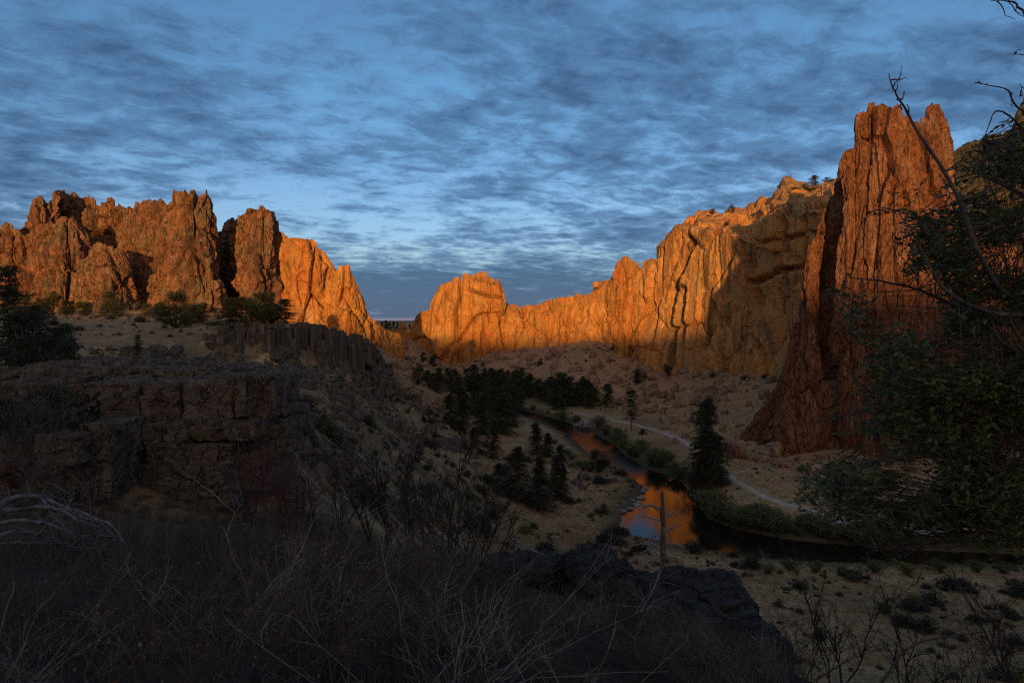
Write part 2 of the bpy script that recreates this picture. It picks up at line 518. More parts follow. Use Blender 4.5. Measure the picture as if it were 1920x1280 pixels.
def water_mat():
    m, N, bs, co = mat_new('water')
    bs.inputs['Base Color'].default_value = (.010, .009, .006, 1)
    bs.inputs['IOR'].default_value = 1.333
    bs.inputs['Specular IOR Level'].default_value = 0.5
    ar = N.n('ShaderNodeAttribute', attribute_name='riffle')
    adm = N.n('ShaderNodeAttribute', attribute_name='dim_reflection')
    n = N.noise(N.mapping(co, scale=(1, 0.55, 1)), 1.3, 5, 0.6, 0.3)
    n2 = N.noise(N.mapping(co, scale=(1, 0.7, 1)), 2.6, 4, 0.6, 0.3)
    h = N.math('MULTIPLY_ADD', N.math('MULTIPLY', n2, ar.outputs['Fac']), 14.0, n)
    add_bump(N, bs, h, 0.40, 0.034)
    N.l(N.math('MULTIPLY_ADD', ar.outputs['Fac'], 0.10, 0.03), bs.inputs['Roughness'])
    N.l(N.math('MULTIPLY_ADD', adm.outputs['Fac'], -0.44, 0.5, clamp=True), bs.inputs['Specular IOR Level'])  # upstream reflection dimmed on purpose through lower specular
    return m
M['water'] = water_mat()
M['hill'] = simple_mat('far_hill', (.10, .085, .075), (.13, .11, .09), .002)
# ------------------------------------------------------------------ terrain
WZ = -40.0                                                  # river level, the eye is at 0
river_px = [(880, 758), (975, 766), (1000, 774), (1040, 784), (1080, 796), (1105, 806), (1150, 832), (1180, 860), (1215, 878),
            (1250, 890), (1290, 908), (1312, 930), (1315, 960), (1345, 985), (1420, 1001), (1540, 1017), (1700, 1030), (1920, 1038), (2400, 1040),
            (2400, 1072), (1920, 1062), (1700, 1060), (1500, 1056), (1380, 1046), (1300, 1030), (1220, 1018), (1160, 1000), (1130, 980),
            (1165, 965), (1198, 940), (1205, 912), (1188, 900), (1158, 880), (1122, 867), (1098, 845), (1064, 814), (1008, 787), (962, 773), (880, 766)]
RIV = np.array([PZ(a, b, WZ)[:2] for a, b in river_px])
def resample_closed(Q, step=4.0, jit=0.7):
    out = []
    for a, b in zip(Q, np.roll(Q, -1, axis=0)):
        n = max(1, int(np.linalg.norm(b - a) / step))
        for k in range(n):
            out.append(a + (b - a) * k / n)
    out = np.array(out)
    nz = fbm(np.c_[out * 0.12, np.zeros(len(out))], 3, 5)
    nz2 = fbm(np.c_[out * 0.12, np.ones(len(out)) * 9], 3, 8)
    return out + np.c_[nz, nz2] * jit
RIV = resample_closed(RIV)

def poly_sd(X, Y, Q):
    """signed distance to a closed polygon, negative inside"""
    d = np.full(X.shape, 1e18); ins = np.zeros(X.shape, bool)
    for (x0, y0), (x1, y1) in zip(Q, np.roll(Q, -1, axis=0)):
        ex, ey = x1 - x0, y1 - y0
        t = np.clip(((X - x0) * ex + (Y - y0) * ey) / (ex * ex + ey * ey + 1e-12), 0, 1)
        d = np.minimum(d, (X - x0 - t * ex) ** 2 + (Y - y0 - t * ey) ** 2)
        c = ((y0 > Y) != (y1 > Y)) & (X < (x1 - x0) * (Y - y0) / (y1 - y0 + 1e-12) + x0)
        ins ^= c
    d = np.sqrt(d)
    return np.where(ins, -d, d)

def line_dist(X, Y, Q):
    d = np.full(X.shape, 1e18)
    for (x0, y0), (x1, y1) in zip(Q[:-1], Q[1:]):
        ex, ey = x1 - x0, y1 - y0
        t = np.clip(((X - x0) * ex + (Y - y0) * ey) / (ex * ex + ey * ey + 1e-12), 0, 1)
        d = np.minimum(d, (X - x0 - t * ex) ** 2 + (Y - y0 - t * ey) ** 2)
    return np.sqrt(d)

# control points seen in the photograph: (px, py, depth)
cps = []
def cz(px, py, z): cps.append(PZ(px, py, z))
def cy(px, py, Y): cps.append(P(px, py, Y))
def cw(x, y, z): cps.append(np.array([x, y, z], float))
for a in [(1340, 905, -38.6), (1400, 965, -38.9), (1600, 990, -38.7), (1800, 1002, -38.5), (2100, 1010, -38.5), (1450, 935, -37.8), (1395, 908, -37.3), (1300, 836, -37.2),
          (1230, 806, -37.4), (1150, 786, -38), (1060, 766, -38.5), (1560, 968, -38.2), (1790, 990, -38), (1920, 976, -37.5), (2100, 970, -37),
          (1000, 880, -38), (1060, 905, -38.8), (1100, 950, -39.2), (930, 880, -36.8), (930, 950, -36), (950, 1000, -36.8), (1000, 1040, -37), (1150, 1040, -38.6),
          (1300, 1062, -39), (1500, 1090, -38.6), (1700, 1100, -38.6), (1900, 1100, -38.6), (2200, 1100, -38.5), (1500, 1180, -36.5), (1700, 1200, -36.2),
          (1900, 1200, -36), (2200, 1200, -36), (1600, 1270, -34), (1900, 1270, -34), (1350, 1150, -36.5), (1200, 1080, -37.8), (1080, 1070, -36.5),
          (980, 748, -38.5), (1100, 752, -37.5), (1000, 800, -39.0), (930, 790, -38.5), (890, 800, -37), (1040, 850, -38.8), (980, 830, -38.3)]:
    cz(*a)
for a in [(1370, 850, 200), (1480, 885, 172), (1560, 900, 160), (1700, 900, 156), (1920, 890, 158), (2200, 890, 158),
          (1440, 720, 262), (1410, 718, 285), (1380, 708, 305), (1320, 692, 345), (1260, 702, 380), (1200, 676, 398), (1120, 642, 422), (1077, 643, 432), (1160, 655, 408), (1040, 655, 440), (970, 655, 452),
          (900, 668, 458), (850, 690, 455), (790, 652, 466), (740, 628, 440), (710, 640, 420), (1350, 765, 262), (1270, 755, 300), (1200, 742, 325), (1120, 725, 350),
          (1000, 702, 400), (1000, 722, 372), (900, 705, 395), (850, 715, 360), (780, 690, 370), (730, 668, 380), (830, 745, 300), (800, 720, 320),
          (690, 655, 205), (705, 690, 200), (750, 725, 213), (800, 765, 225), (850, 805, 225), (700, 760, 140), (800, 850, 142), (880, 900, 142), (700, 850, 92), (800, 930, 98),
          (600, 800, 75), (650, 900, 58), (560, 705, 112), (560, 760, 70), (620, 690, 150), (500, 692, 124), (350, 690, 112), (200, 688, 106), (60, 680, 100), (-200, 680, 100),
          (690, 645, 212), (650, 626, 185), (580, 612, 165), (500, 609, 152), (420, 615, 146), (330, 630, 140), (230, 632, 134), (120, 640, 128), (-100, 640, 125),
          (200, 597, 250), (350, 600, 250), (450, 602, 240), (560, 612, 215), (640, 632, 240), (100, 596, 250), (-100, 592, 250), (-300, 590, 250),
          (0, 578, 345), (150, 582, 335), (300, 580, 335), (420, 588, 345), (540, 606, 345), (640, 640, 345), (700, 645, 360), (-300, 575, 345),
          (300, 965, 27), (100, 985, 24), (450, 960, 29), (560, 930, 31), (560, 850, 44), (-200, 980, 24),
          (400, 705, 40), (250, 712, 40), (100, 712, 38), (520, 712, 44), (-200, 700, 40), (300, 700, 60), (100, 695, 60), (480, 702, 62),
          (200, 1010, 13), (400, 1020, 14), (0, 1060, 8), (500, 1120, 8), (750, 1080, 12), (800, 1050, 16), (900, 1060, 16),
          (960, 1160, 8), (1100, 1130, 11), (1250, 1130, 12), (1420, 1230, 11), (200, 1200, 4.5), (600, 1230, 4), (960, 1290, 3.2), (1400, 1330, 3.4),
          (1800, 1400, 4.0), (2100, 1420, 4), (-300, 1250, 3), (650, 1020, 25), (750, 1030, 30)]:
    cy(*a)
for a in [(6, 26, -14), (2, 26, -13.5), (-3, 34, -15), (12, 26, -15), (22, 26, -15), (10, 45, -24), (0, 50, -23), (25, 45, -25), (40, 45, -26), (5, 75, -33), (25, 60, -31.5),
          (0, 2, -1.65), (-3, 2, -1.6), (3, 2, -1.8), (0, 0.5, -1.6), (-1, 0.3, -1.6), (1, 0.3, -1.6), (8, 8, -7.5), (14, 12, -11), (5, 5, -3.6)]:
    cw(*a)
RIMTOP = [(372, 632, 143, 3.0), (400, 624, 145, 3.6), (420, 616, 147, 4.5), (460, 611, 149, 5.5), (500, 608.5, 152, 6.5), (540, 608.5, 157, 7.5), (580, 611, 164, 8.5), (615, 617, 173, 9.5),
          (650, 626, 185, 10.5), (675, 636, 200, 10), (695, 652, 215, 8), (712, 674, 224, 5)]
_rw = np.array([P(a, b, c) for a, b, c, _ in RIMTOP]); _rt = np.gradient(_rw[:, :2], axis=0); _rt /= np.linalg.norm(_rt, axis=1, keepdims=True)
for (q, t_, rr) in zip(_rw, _rt, RIMTOP):
    n_ = np.array([t_[1], -t_[0]])
    cw(*(q[:2] - n_ * 1.0), q[2] - .1)
    cw(*(q[:2] - n_ * 9.0), q[2] + .1); cw(*(q[:2] - n_ * 24.0), q[2] + (.6 if rr[0] < 540 else -1.0))
    cw(*(q[:2] + n_ * 4.5), q[2] - rr[3] * 1.45)
CPS = np.array(cps)
def warp(x, y):
    r = np.sqrt(x * x + y * y)
    return np.stack([np.arctan2(x, np.maximum(y, 0.02)) * 1.6, np.log(r + 8.0)], -1)
W0 = warp(CPS[:, 0], CPS[:, 1])
def phi(d2): return np.sqrt(d2 + 0.02 ** 2)
_A = phi(((W0[:, None] - W0[None]) ** 2).sum(-1)) - np.eye(len(W0)) * 0.012
_B = np.c_[np.ones(len(W0)), W0]
_S = np.block([[_A, _B], [_B.T, np.zeros((3, 3))]])
_sol = np.linalg.solve(_S, np.r_[CPS[:, 2], 0, 0, 0])
def rbf(x, y):
    w = warp(x, y)
    out = _sol[-3] + w @ _sol[-2:]
    for k in range(len(W0)):
        out = out + _sol[k] * phi(((w - W0[k]) ** 2).sum(-1))
    return out

PATH1 = [(1030, 760, -38.3), (1060, 766, -38.3), (1105, 776, -38.1), (1150, 786, -37.9), (1195, 796, -37.6), (1230, 806, -37.3), (1262, 818, -37.2), (1300, 836, -37.1), (1335, 860, -37.1),
         (1362, 882, -37.1), (1395, 908, -37.2), (1425, 924, -37.4), (1460, 938, -37.6), (1510, 954, -37.9), (1580, 975, -38.1), (1680, 993, -38.1), (1790, 990, -37.9), (1920, 976, -37.5), (2100, 966, -37)]
PATH2 = [(905, 985, -36.2), (940, 1004, -36.6), (975, 1020, -36.9), (1005, 1036, -37.0), (1020, 1052, -36.9), (1015, 1075, -36.4)]
PATHS = [np.array([PZ(*a) for a in PATH1]), np.array([PZ(*a) for a in PATH2])]
def spline(Q, n):
    Q = np.asarray(Q, float)
    t = np.r_[0, np.cumsum(np.linalg.norm(np.diff(Q[:, :2], axis=0), axis=1))]
    s = np.linspace(0, t[-1], n)
    m = np.gradient(Q, t, axis=0)
    k = np.clip(np.searchsorted(t, s) - 1, 0, len(t) - 2)
    h = (t[k + 1] - t[k])[:, None]; u = ((s - t[k])[:, None]) / h
    return ((2 * u ** 3 - 3 * u ** 2 + 1) * Q[k] + (u ** 3 - 2 * u ** 2 + u) * h * m[k] + (-2 * u ** 3 + 3 * u ** 2) * Q[k + 1] + (u ** 3 - u ** 2) * h * m[k + 1])
PATHL = [spline(p, 90) for p in PATHS]

def hb(x, y):
    """high ground behind the camera: the canyon rim that keeps the valley in shade"""
    top = np.interp(x, [-400, -200, -120, -50, 0, 150], [64.5, 64.5, 62.8, 64.2, 68.0, 68.0])
    s = -y
    n = fbm(np.stack([x, y, 0 * x], -1) / 200.0, 3, 41)
    return -1.7 + (top + 1.7) * sstep(10, 900, s) ** 1.5 + 2.5 * n * sstep(30, 200, s) * (1 - sstep(500, 800, s)) - 0.02 * np.maximum(s - 1100, 0)

def height(x, y, detail=True):
    x = np.asarray(x, float); y = np.asarray(y, float)
    r = np.sqrt(x * x + y * y)
    ang = np.abs(np.degrees(np.arctan2(x, y)))
    f = rbf(x, y)
    far = sstep(470, 600, r)
    f = f * (1 - far) + far * (-7.0 + 4 * fbm(np.stack([x, y, 0 * x], -1) / 900.0, 3, 3))
    sd = poly_sd(x, y, RIV[::2]) if True else None
    pdist = np.minimum(line_dist(x, y, PATHL[0][::4, :2]), line_dist(x, y, PATHL[1][::6, :2]))
    if detail:
        p = np.stack([x, y, 0 * x], -1)
        damp = sstep(1.0, 7.0, pdist) * sstep(0, 10, sd) * sstep(0.5, 6, r)
        amp = np.interp(r, [0, 6, 15, 40, 100, 200, 400, 600], [0.02, .10, .3, .6, .8, 1.0, 1.6, 1.2])
        f = f + damp * amp * (0.75 * fbm(p / 17.0, 4, 21) + 0.35 * fbm(p / 3.1, 3, 27))
    bank = WZ + 0.35 + 0.16 * np.maximum(sd, 0)
    f = np.where(sd > 0, bank + (np.maximum(f, WZ + .5) - bank) * sstep(0, 11, sd), WZ - 0.05 - np.minimum(1.6, -sd * 0.45))
    b = sstep(70, 100, ang)
    if b.max() > 0:
        f = f * (1 - b) + hb(x, y) * b
    return f

ang = np.r_[np.linspace(-180, -46, 50)[:-1], np.linspace(-46, 46, 640), np.linspace(46, 180, 50)[1:-1]]
rad = np.r_[0.3, np.geomspace(0.8, 30, 90), np.geomspace(30.4, 560, 400), np.geomspace(580, 14000, 34)]
AA, RR = np.meshgrid(np.radians(ang), rad)
GX, GY = RR * np.sin(AA), RR * np.cos(AA)
GZ = height(GX.ravel(), GY.ravel()).reshape(GX.shape)
gm = mesh_np('ground', np.stack([GX, GY, GZ], -1).reshape(-1, 3), grid_faces(len(rad), len(ang), True, True), True)
dzx = np.gradient(GZ, axis=1) / (np.hypot(np.gradient(GX, axis=1), np.gradient(GY, axis=1)) + 1e-6)
dzr = np.gradient(GZ, axis=0) / (np.gradient(RR, axis=0) + 1e-6)
slope = np.sqrt(dzx ** 2 + dzr ** 2)
PXg = CX + F * GX / np.maximum(GY, .1)
leftslope = (1 - sstep(-2, 18, GX - (GY - 150) * 0.10)) * sstep(20, 40, GY) * (1 - sstep(250, 300, GY))
rocky = np.clip(leftslope * sstep(-39, -30, GZ) * 0.27 + sstep(0.5, 0.95, slope) * 0.5, 0, 1) * (1 - sstep(-2.2, -0.6, GZ) * sstep(-200, -40, -np.abs(GX)) * sstep(120, 150, GY))
talus = sstep(180, 260, GY) * sstep(-38.6, -36.0, GZ)
talus = np.maximum(talus, sstep(-38, -37, GZ) * sstep(140, 170, GY) * sstep(20, 40, GX))
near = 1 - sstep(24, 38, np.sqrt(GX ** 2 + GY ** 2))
gsd = poly_sd(GX.ravel(), GY.ravel(), RIV[::3]).reshape(GX.shape)
bank = (1 - sstep(1.5, 7.0, gsd + 2.5 * fbm(np.stack([GX.ravel(), GY.ravel(), GX.ravel() * 0], -1) / 6.0, 2, 15).reshape(GX.shape)))
attr(gm, 'bank', bank.ravel())
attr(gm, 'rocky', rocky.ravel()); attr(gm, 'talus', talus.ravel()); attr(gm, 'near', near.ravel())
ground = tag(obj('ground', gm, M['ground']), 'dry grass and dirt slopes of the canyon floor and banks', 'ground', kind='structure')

def H1(x, y):
    return height(np.atleast_1d(np.asarray(x, float)), np.atleast_1d(np.asarray(y, float)))

# the river: a flat sheet of real points inside the banks
rx0, ry0 = RIV.min(0) - 3; rx1, ry1 = RIV.max(0) + 3
nx, ny = 150, 200
wx, wy = np.meshgrid(np.linspace(rx0, rx1, nx), np.linspace(ry0, ry1, ny))
wsd = poly_sd(wx.ravel(), wy.ravel(), RIV[::2]).reshape(wx.shape)
q = grid_faces(ny, nx)
keep = (wsd.ravel()[q].min(axis=1) < 2.5)
wm = mesh_np('river', np.stack([wx, wy, wx * 0 + WZ], -1).reshape(-1, 3), q[keep], True)
rc = PZ(1150, 868, WZ)
rif = np.exp(-(((wx - rc[0]) / 22) ** 2 + ((wy - rc[1]) / 13) ** 2)) + 0.25 * sstep(185, 215, wy)
attr(wm, 'dim_reflection', (sstep(172, 205, wy)).ravel())  # upstream reach where the reflection is dimmed
attr(wm, 'riffle', rif.ravel())
river = tag(obj('river', wm, M['water']), 'dark river with orange cliff reflections winding through the canyon', 'river', kind='structure')

# footpaths: ribbons a few millimetres to centimetres above the ground
def ribbon(name, Q, width, label, mat='path'):
    Q = spline(Q, 160)
    t = np.gradient(Q[:, :2], axis=0); t /= np.linalg.norm(t, axis=1, keepdims=True)
    nrm = np.c_[-t[:, 1], t[:, 0]]
    rows = []
    for k in np.linspace(-1, 1, 7):
        wv = width * 0.5 * (1 + 0.45 * vnoise(np.c_[Q[:, :2] * 0.2, np.full(len(Q), 3.0)], 7 if k < 0 else 9))
        xy = Q[:, :2] + nrm * (k * wv)[:, None]
        rows.append(np.c_[xy, height(xy[:, 0], xy[:, 1]) + 0.10 - 0.16 * abs(k) ** 4])
    V = np.array(rows)
    return tag(obj(name, mesh_np(name, V.reshape(-1, 3), grid_faces(7, 160), True), M[mat]), label, 'path', kind='structure')
ribbon('path', PATHS[0], 2.4, 'pale gravel footpath along the far bank below the cliffs')
ribbon('path', PATHS[1], 2.2, 'short dirt trail on the near bank behind the dark foreground rocks', 'trail')

# far country seen through the gap
hx = np.linspace(-5200, 1500, 120)
rows = []
for k, (Y, zz) in enumerate([(6900, -60), (7000, 8), (7200, 26), (7600, 40), (8200, 46), (9000, -60)]):
    rows.append(np.c_[hx, np.full_like(hx, Y), zz + (0.9 * zz if zz > 0 else 0) * fbm(np.c_[hx / 1400, hx * 0 + k * .3, hx * 0], 4, 77)])
hv = np.array(rows)
tag(obj('hills', mesh_np('hills', hv.reshape(-1, 3), grid_faces(6, 120), True), M['hill']), 'low blue hills on the horizon seen through the gap', 'hills', kind='structure')
# ------------------------------------------------------------------ cliffs
def seg_dist(px, py, pts):
    d = np.full(px.shape, 1e9)
    for (x0, y0), (x1, y1) in zip(pts[:-1], pts[1:]):
        ex, ey = x1 - x0, y1 - y0
        t = np.clip(((px - x0) * ex + (py - y0) * ey) / (ex * ex + ey * ey + 1e-9), 0, 1)
        d = np.minimum(d, np.hypot(px - x0 - t * ex, py - y0 - t * ey))
    return d

def panel(name, rows, step=1.3, mat=None, cell=16.0, amp=(3.0, 1.3, 0.45, 0.25), aniso=(2.4, 2.0, 1.4), jag=4.0, grooves=(), back=45.0, seed=1, crack=(1.5, .9), flute=0.0,
          label='', cat='cliff', big=(0, 40., 2.), dark_streaks=()):
    """a rock face: each row is a list of (px, py, depth); the face is lofted from the lowest row to the highest,
    given a back and flanks, and broken into facets in world space"""
    x0 = max(r[0][0] for r in rows); x1 = min(r[-1][0] for r in rows)
    nu = int((x1 - x0) / step) + 2
    px = np.linspace(x0, x1, nu)
    PY, DY = [], []
    for r in rows:
        a = np.array(r, float)
        PY.append(np.interp(px, a[:, 0], a[:, 1])); DY.append(np.interp(px, a[:, 0], a[:, 2]))
    z1 = np.zeros(nu)
    jn = fbm(np.c_[px / 22.0, z1 + seed, z1], 4, seed, 0.6, ridge=True)
    fj, _ = facets(np.c_[px / 11.0, z1 + seed + .5, z1 + .5], seed + 3, 0.4)
    PY[-1] = PY[-1] - jag * (0.45 * jn + 0.75 * fj)
    gp, gy, gx = [], [], []
    for k in range(len(rows) - 1):
        n = max(2, int(np.mean(np.abs(PY[k] - PY[k + 1])) / step))
        vs = np.linspace(0, 1, n, endpoint=(k == len(rows) - 2))
        for v in vs:
            gp.append(PY[k] + (PY[k + 1] - PY[k]) * v)
            gy.append(DY[k] + (DY[k + 1] - DY[k]) * (v ** 1.4 if len(rows) == 2 else v))
    gp = np.array(gp); gy = np.array(gy); gx = np.broadcast_to(px, gp.shape)
    V = np.stack([(gx - CX) / F * gy, gy, (HY - gp) / F * gy], -1)
    GPX, GPY = gx.copy(), gp.copy()
    # top and back
    ext = []
    for t in np.r_[np.linspace(.5, 6, 7), np.linspace(8, back, 9)]:
        E = V[-1].copy(); k = (1 + t / E[:, 1])[:, None]
        E[:, :2] *= k; E[:, 2] += -0.10 * t - 0.9 * max(0, t - back * .35)
        ext.append(E)
    V = np.concatenate([V, np.array(ext)]); m = len(ext)
    GPX = np.concatenate([GPX, np.broadcast_to(px, (m, nu))]); GPY = np.concatenate([GPY, np.broadcast_to(gp[-1], (m, nu))])
    # flanks
    for side in (0, -1):
        add = []
        for t in (1.2, 3, 6, 10, 16, 25):
            E = V[:, side].copy(); E[:, :2] *= (1 + t / E[:, 1])[:, None]; add.append(E)
        add = np.stack(add, 1)
        GE = np.repeat(GPX[:, [side]], 6, 1); GF = np.repeat(GPY[:, [side]], 6, 1)
        if side == 0:
            V = np.concatenate([add[:, ::-1], V], 1); GPX = np.concatenate([GE, GPX], 1); GPY = np.concatenate([GF, GPY], 1)
        else:
            V = np.concatenate([V, add], 1); GPX = np.concatenate([GPX, GE], 1); GPY = np.concatenate([GPY, GF], 1)
    nv, nu2 = V.shape[:2]
    du = np.gradient(V, axis=1); dv = np.gradient(V, axis=0)
    Nn = np.cross(du, dv); Nn /= np.linalg.norm(Nn, axis=2, keepdims=True) + 1e-9
    if np.mean(Nn[:, 20:-20, 1]) > 0: Nn = -Nn
    K = np.ones(9) / 9
    for ax in (0, 1):                                  # soften so that facets keep their own direction
        Nn = np.apply_along_axis(lambda a: np.convolve(np.pad(a, 4, mode='edge'), K, 'valid'), ax, Nn)
    Nn /= np.linalg.norm(Nn, axis=2, keepdims=True) + 1e-9
    p = V.reshape(-1, 3)
    w = p + np.stack([fbm(p / 21.0, 3, seed + 60), fbm(p / 21.0, 3, seed + 61), fbm(p / 21.0, 3, seed + 62)], -1) * 1.6
    d = np.zeros(len(p))
    cs = [cell, cell * .38, cell * .14, max(.9, cell * .055)]
    for k in range(4):
        sc = np.array([1, 1, 1 / aniso[min(k, 2)]]) / cs[k]
        f, e = facets(w * sc + seed * 7.3, seed + 11 * k, 1.1)
        d += (amp[k] if k < 3 else amp[2] * .5) * f
        if k < 2 and crack[k]:
            d -= crack[k] * amp[k] * 0.8 * np.exp(-(e / 0.07) ** 2)
    if big[0]:
        f, e = facets(w * np.array([1, 1, 1 / big[2]]) / big[1] + seed * 3.1, seed + 70, 1.2)
        d += big[0] * f - big[0] * .5 * np.exp(-(e / .05) ** 2)
    d += amp[3] * fbm(p / 2.2, 4, seed + 90, 0.6)
    if flute:
        d += flute * fbm(p * np.array([1 / 7.0, 1 / 7.0, 1 / 70.0]), 3, seed + 33, ridge=True)
    for pts, wd, dep in grooves:
        gd = seg_dist(GPX.ravel(), GPY.ravel(), pts)
        d -= dep * np.exp(-(gd / wd) ** 2)
    top_py = GPY[len(gp) - 1]
    edge = np.exp(-((GPY - top_py[None]) / 11.0) ** 2)
    edge[len(gp):] = 1
    d = d.reshape(nv, nu2) * (1 - 0.6 * edge)
    V = V + Nn * d[..., None]
    me = mesh_np(name, V.reshape(-1, 3), grid_faces(nv, nu2), False)
    if dark_streaks:
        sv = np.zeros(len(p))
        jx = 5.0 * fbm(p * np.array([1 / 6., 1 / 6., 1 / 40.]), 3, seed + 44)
        for pts, wd, k_ in dark_streaks:
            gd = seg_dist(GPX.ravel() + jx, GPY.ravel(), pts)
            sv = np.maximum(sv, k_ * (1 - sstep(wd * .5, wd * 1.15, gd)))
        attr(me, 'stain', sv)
    return tag(obj(name, me, mat), label, cat, kind='structure')

def zm(pts, ox, oy, s):
    return [(ox + a / s, oy + b / s) for a, b in pts]
def flat(pts, Y):
    return [(a, b, Y) for a, b in pts]
def withY(pts, prof):
    q = np.array(prof, float)
    return [(a, b, float(np.interp(a, q[:, 0], q[:, 1]))) for a, b in pts]

zl = lambda pts: zm(pts, 0, 320, 2.5263)
AL = (3.3, 1.8, .42, .25)
# back wall of the left massif
s3 = zl([(110, 330), (130, 260), (150, 170), (165, 130), (200, 130), (260, 125), (300, 120), (340, 112), (360, 115), (375, 130), (400, 122), (440, 130), (460, 150), (490, 155), (520, 145),
         (560, 155), (600, 165), (640, 175), (680, 160), (760, 180)])
yb3 = [(44, 352), (60, 342), (102, 344), (106, 366), (130, 372), (190, 366), (230, 356), (300, 350)]
panel('cliff', [withY([(44, 600), (300, 600)], yb3) if False else [(a, 600, float(np.interp(a, *np.array(yb3, float).T))) for a, _ in s3], [(a, b, float(np.interp(a, *np.array(yb3, float).T)) + 8) for a, b in s3]],
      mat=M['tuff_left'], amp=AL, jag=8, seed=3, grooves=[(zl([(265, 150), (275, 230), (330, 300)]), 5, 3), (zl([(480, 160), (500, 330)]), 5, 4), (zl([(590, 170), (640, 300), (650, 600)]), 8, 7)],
      label='dark recessed rock wall with a jagged rim above the left buttresses')
s1 = zl([(-260, 250), (-120, 235), (0, 265), (30, 245), (60, 275), (130, 297), (150, 285), (215, 240), (250, 235), (265, 240), (290, 225), (300, 222), (335, 235), (360, 270), (385, 290), (420, 330), (440, 370), (452, 430), (456, 480)])
yb1 = [(-110, 338), (0, 332), (60, 330), (110, 322), (150, 327), (170, 338), (181, 346)]
panel('cliff', [[(a, 602, float(np.interp(a, *np.array(yb1, float).T))) for a, _ in s1], [(a, b, float(np.interp(a, *np.array(yb1, float).T)) + 14) for a, b in s1]],
      mat=M['tuff_left'], amp=(2.8, 1.8, .42, .25), aniso=(3.2, 3.0, 1.6), jag=8, seed=5, crack=(1.4, .9), flute=.8,
      grooves=[(zl([(40, 330), (60, 440), (130, 480), (140, 640)]), 3.5, 3), (zl([(150, 300), (110, 420), (140, 500)]), 3, 2), (zl([(190, 400), (230, 560)]), 3, 2.5), (zl([(240, 380), (300, 600)]), 3, 2.5)],
      label='low craggy rust buttress at the far left edge of the canyon')
s2 = zl([(385, 560), (400, 470), (430, 375), (450, 347), (490, 345), (530, 365), (580, 375), (600, 400), (612, 450), (620, 490), (640, 540), (660, 600), (675, 640), (680, 690)])
yb2 = [(152, 326), (170, 318), (200, 314), (240, 318), (262, 325), (269, 334)]
panel('cliff', [[(a, 605, float(np.interp(a, *np.array(yb2, float).T))) for a, _ in s2], [(a, b, float(np.interp(a, *np.array(yb2, float).T)) + 9) for a, b in s2]],
      mat=M['tuff_left'], amp=(2.0, 1.3, .5, .3), jag=4, seed=7, label='short tan buttress standing in front of the dark gully', back=30)
s4 = zl([(560, 420), (600, 260), (640, 190), (680, 157), (720, 145), (740, 130), (770, 150), (790, 165), (800, 140), (811, 132), (816, 95), (830, 90), (860, 83), (885, 95), (895, 120), (905, 100), (960, 103), (990, 112),
         (1003, 140), (1004, 190), (1019, 230), (1026, 300), (1032, 400), (1040, 470), (1050, 560), (1062, 640), (1068, 690)])
yb4 = [(221, 352), (250, 346), (300, 336), (330, 326), (360, 322), (395, 326), (410, 331), (423, 338)]
panel('cliff', [[(a, 606, float(np.interp(a, *np.array(yb4, float).T))) for a, _ in s4], [(a, b, float(np.interp(a, *np.array(yb4, float).T)) + 14) for a, b in s4]],
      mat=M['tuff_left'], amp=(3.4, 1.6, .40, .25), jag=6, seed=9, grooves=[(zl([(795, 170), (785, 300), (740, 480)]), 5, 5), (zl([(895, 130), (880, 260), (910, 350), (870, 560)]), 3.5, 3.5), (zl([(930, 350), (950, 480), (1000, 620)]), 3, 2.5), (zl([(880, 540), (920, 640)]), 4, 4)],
      label='tall blocky rust tower, highest of the left massif')
s5 = zl([(1000, 330), (1025, 275), (1050, 265), (1060, 245), (1110, 235), (1150, 200), (1165, 170), (1190, 160), (1205, 175), (1230, 160), (1270, 160), (1285, 180), (1300, 205), (1305, 230), (1315, 240), (1318, 275), (1325, 400)])
yb5 = [(396, 398), (420, 384), (444, 356), (458, 338), (480, 334), (500, 335), (518, 340), (525, 350)]
panel('cliff', [[(a, 612, float(np.interp(a, *np.array(yb5, float).T))) for a, _ in s5], [(a, b, float(np.interp(a, *np.array(yb5, float).T)) + 12) for a, b in s5]],
      mat=M['tuff_left'], amp=(2.8, 1.4, .38, .22), jag=4, seed=12, grooves=[(zl([(1200, 380), (1240, 470), (1310, 620)]), 3.5, 4), (zl([(1165, 190), (1150, 300)]), 3, 2)],
      label='square-topped rust tower right of the dark cleft')
s6 = zl([(1290, 320), (1315, 278), (1340, 290), (1370, 305), (1400, 320), (1440, 318), (1480, 315), (1500, 330), (1510, 355), (1540, 385), (1565, 430), (1590, 465), (1605, 520), (1625, 600), (1640, 760)])
yb6 = [(510, 352), (525, 344), (560, 342), (600, 345), (630, 352), (650, 362)]
panel('cliff', [[(a, 690, float(np.interp(a, *np.array(yb6, float).T))) for a, _ in s6], [(a, b, float(np.interp(a, *np.array(yb6, float).T)) + 13) for a, b in s6]],
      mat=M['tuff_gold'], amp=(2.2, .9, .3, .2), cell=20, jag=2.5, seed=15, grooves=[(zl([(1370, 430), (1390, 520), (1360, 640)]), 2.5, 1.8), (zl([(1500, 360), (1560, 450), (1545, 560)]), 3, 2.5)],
      label='smooth orange face sloping down right of the towers')
s7 = zl([(1530, 560), (1570, 490), (1590, 468), (1620, 452), (1650, 447), (1656, 480), (1680, 520), (1700, 560), (1720, 600), (1740, 650), (1760, 690), (1790, 720), (1830, 745), (1870, 765), (1900, 790)])
yb7 = [(605, 344), (630, 338), (660, 340), (700, 352), (752, 372)]
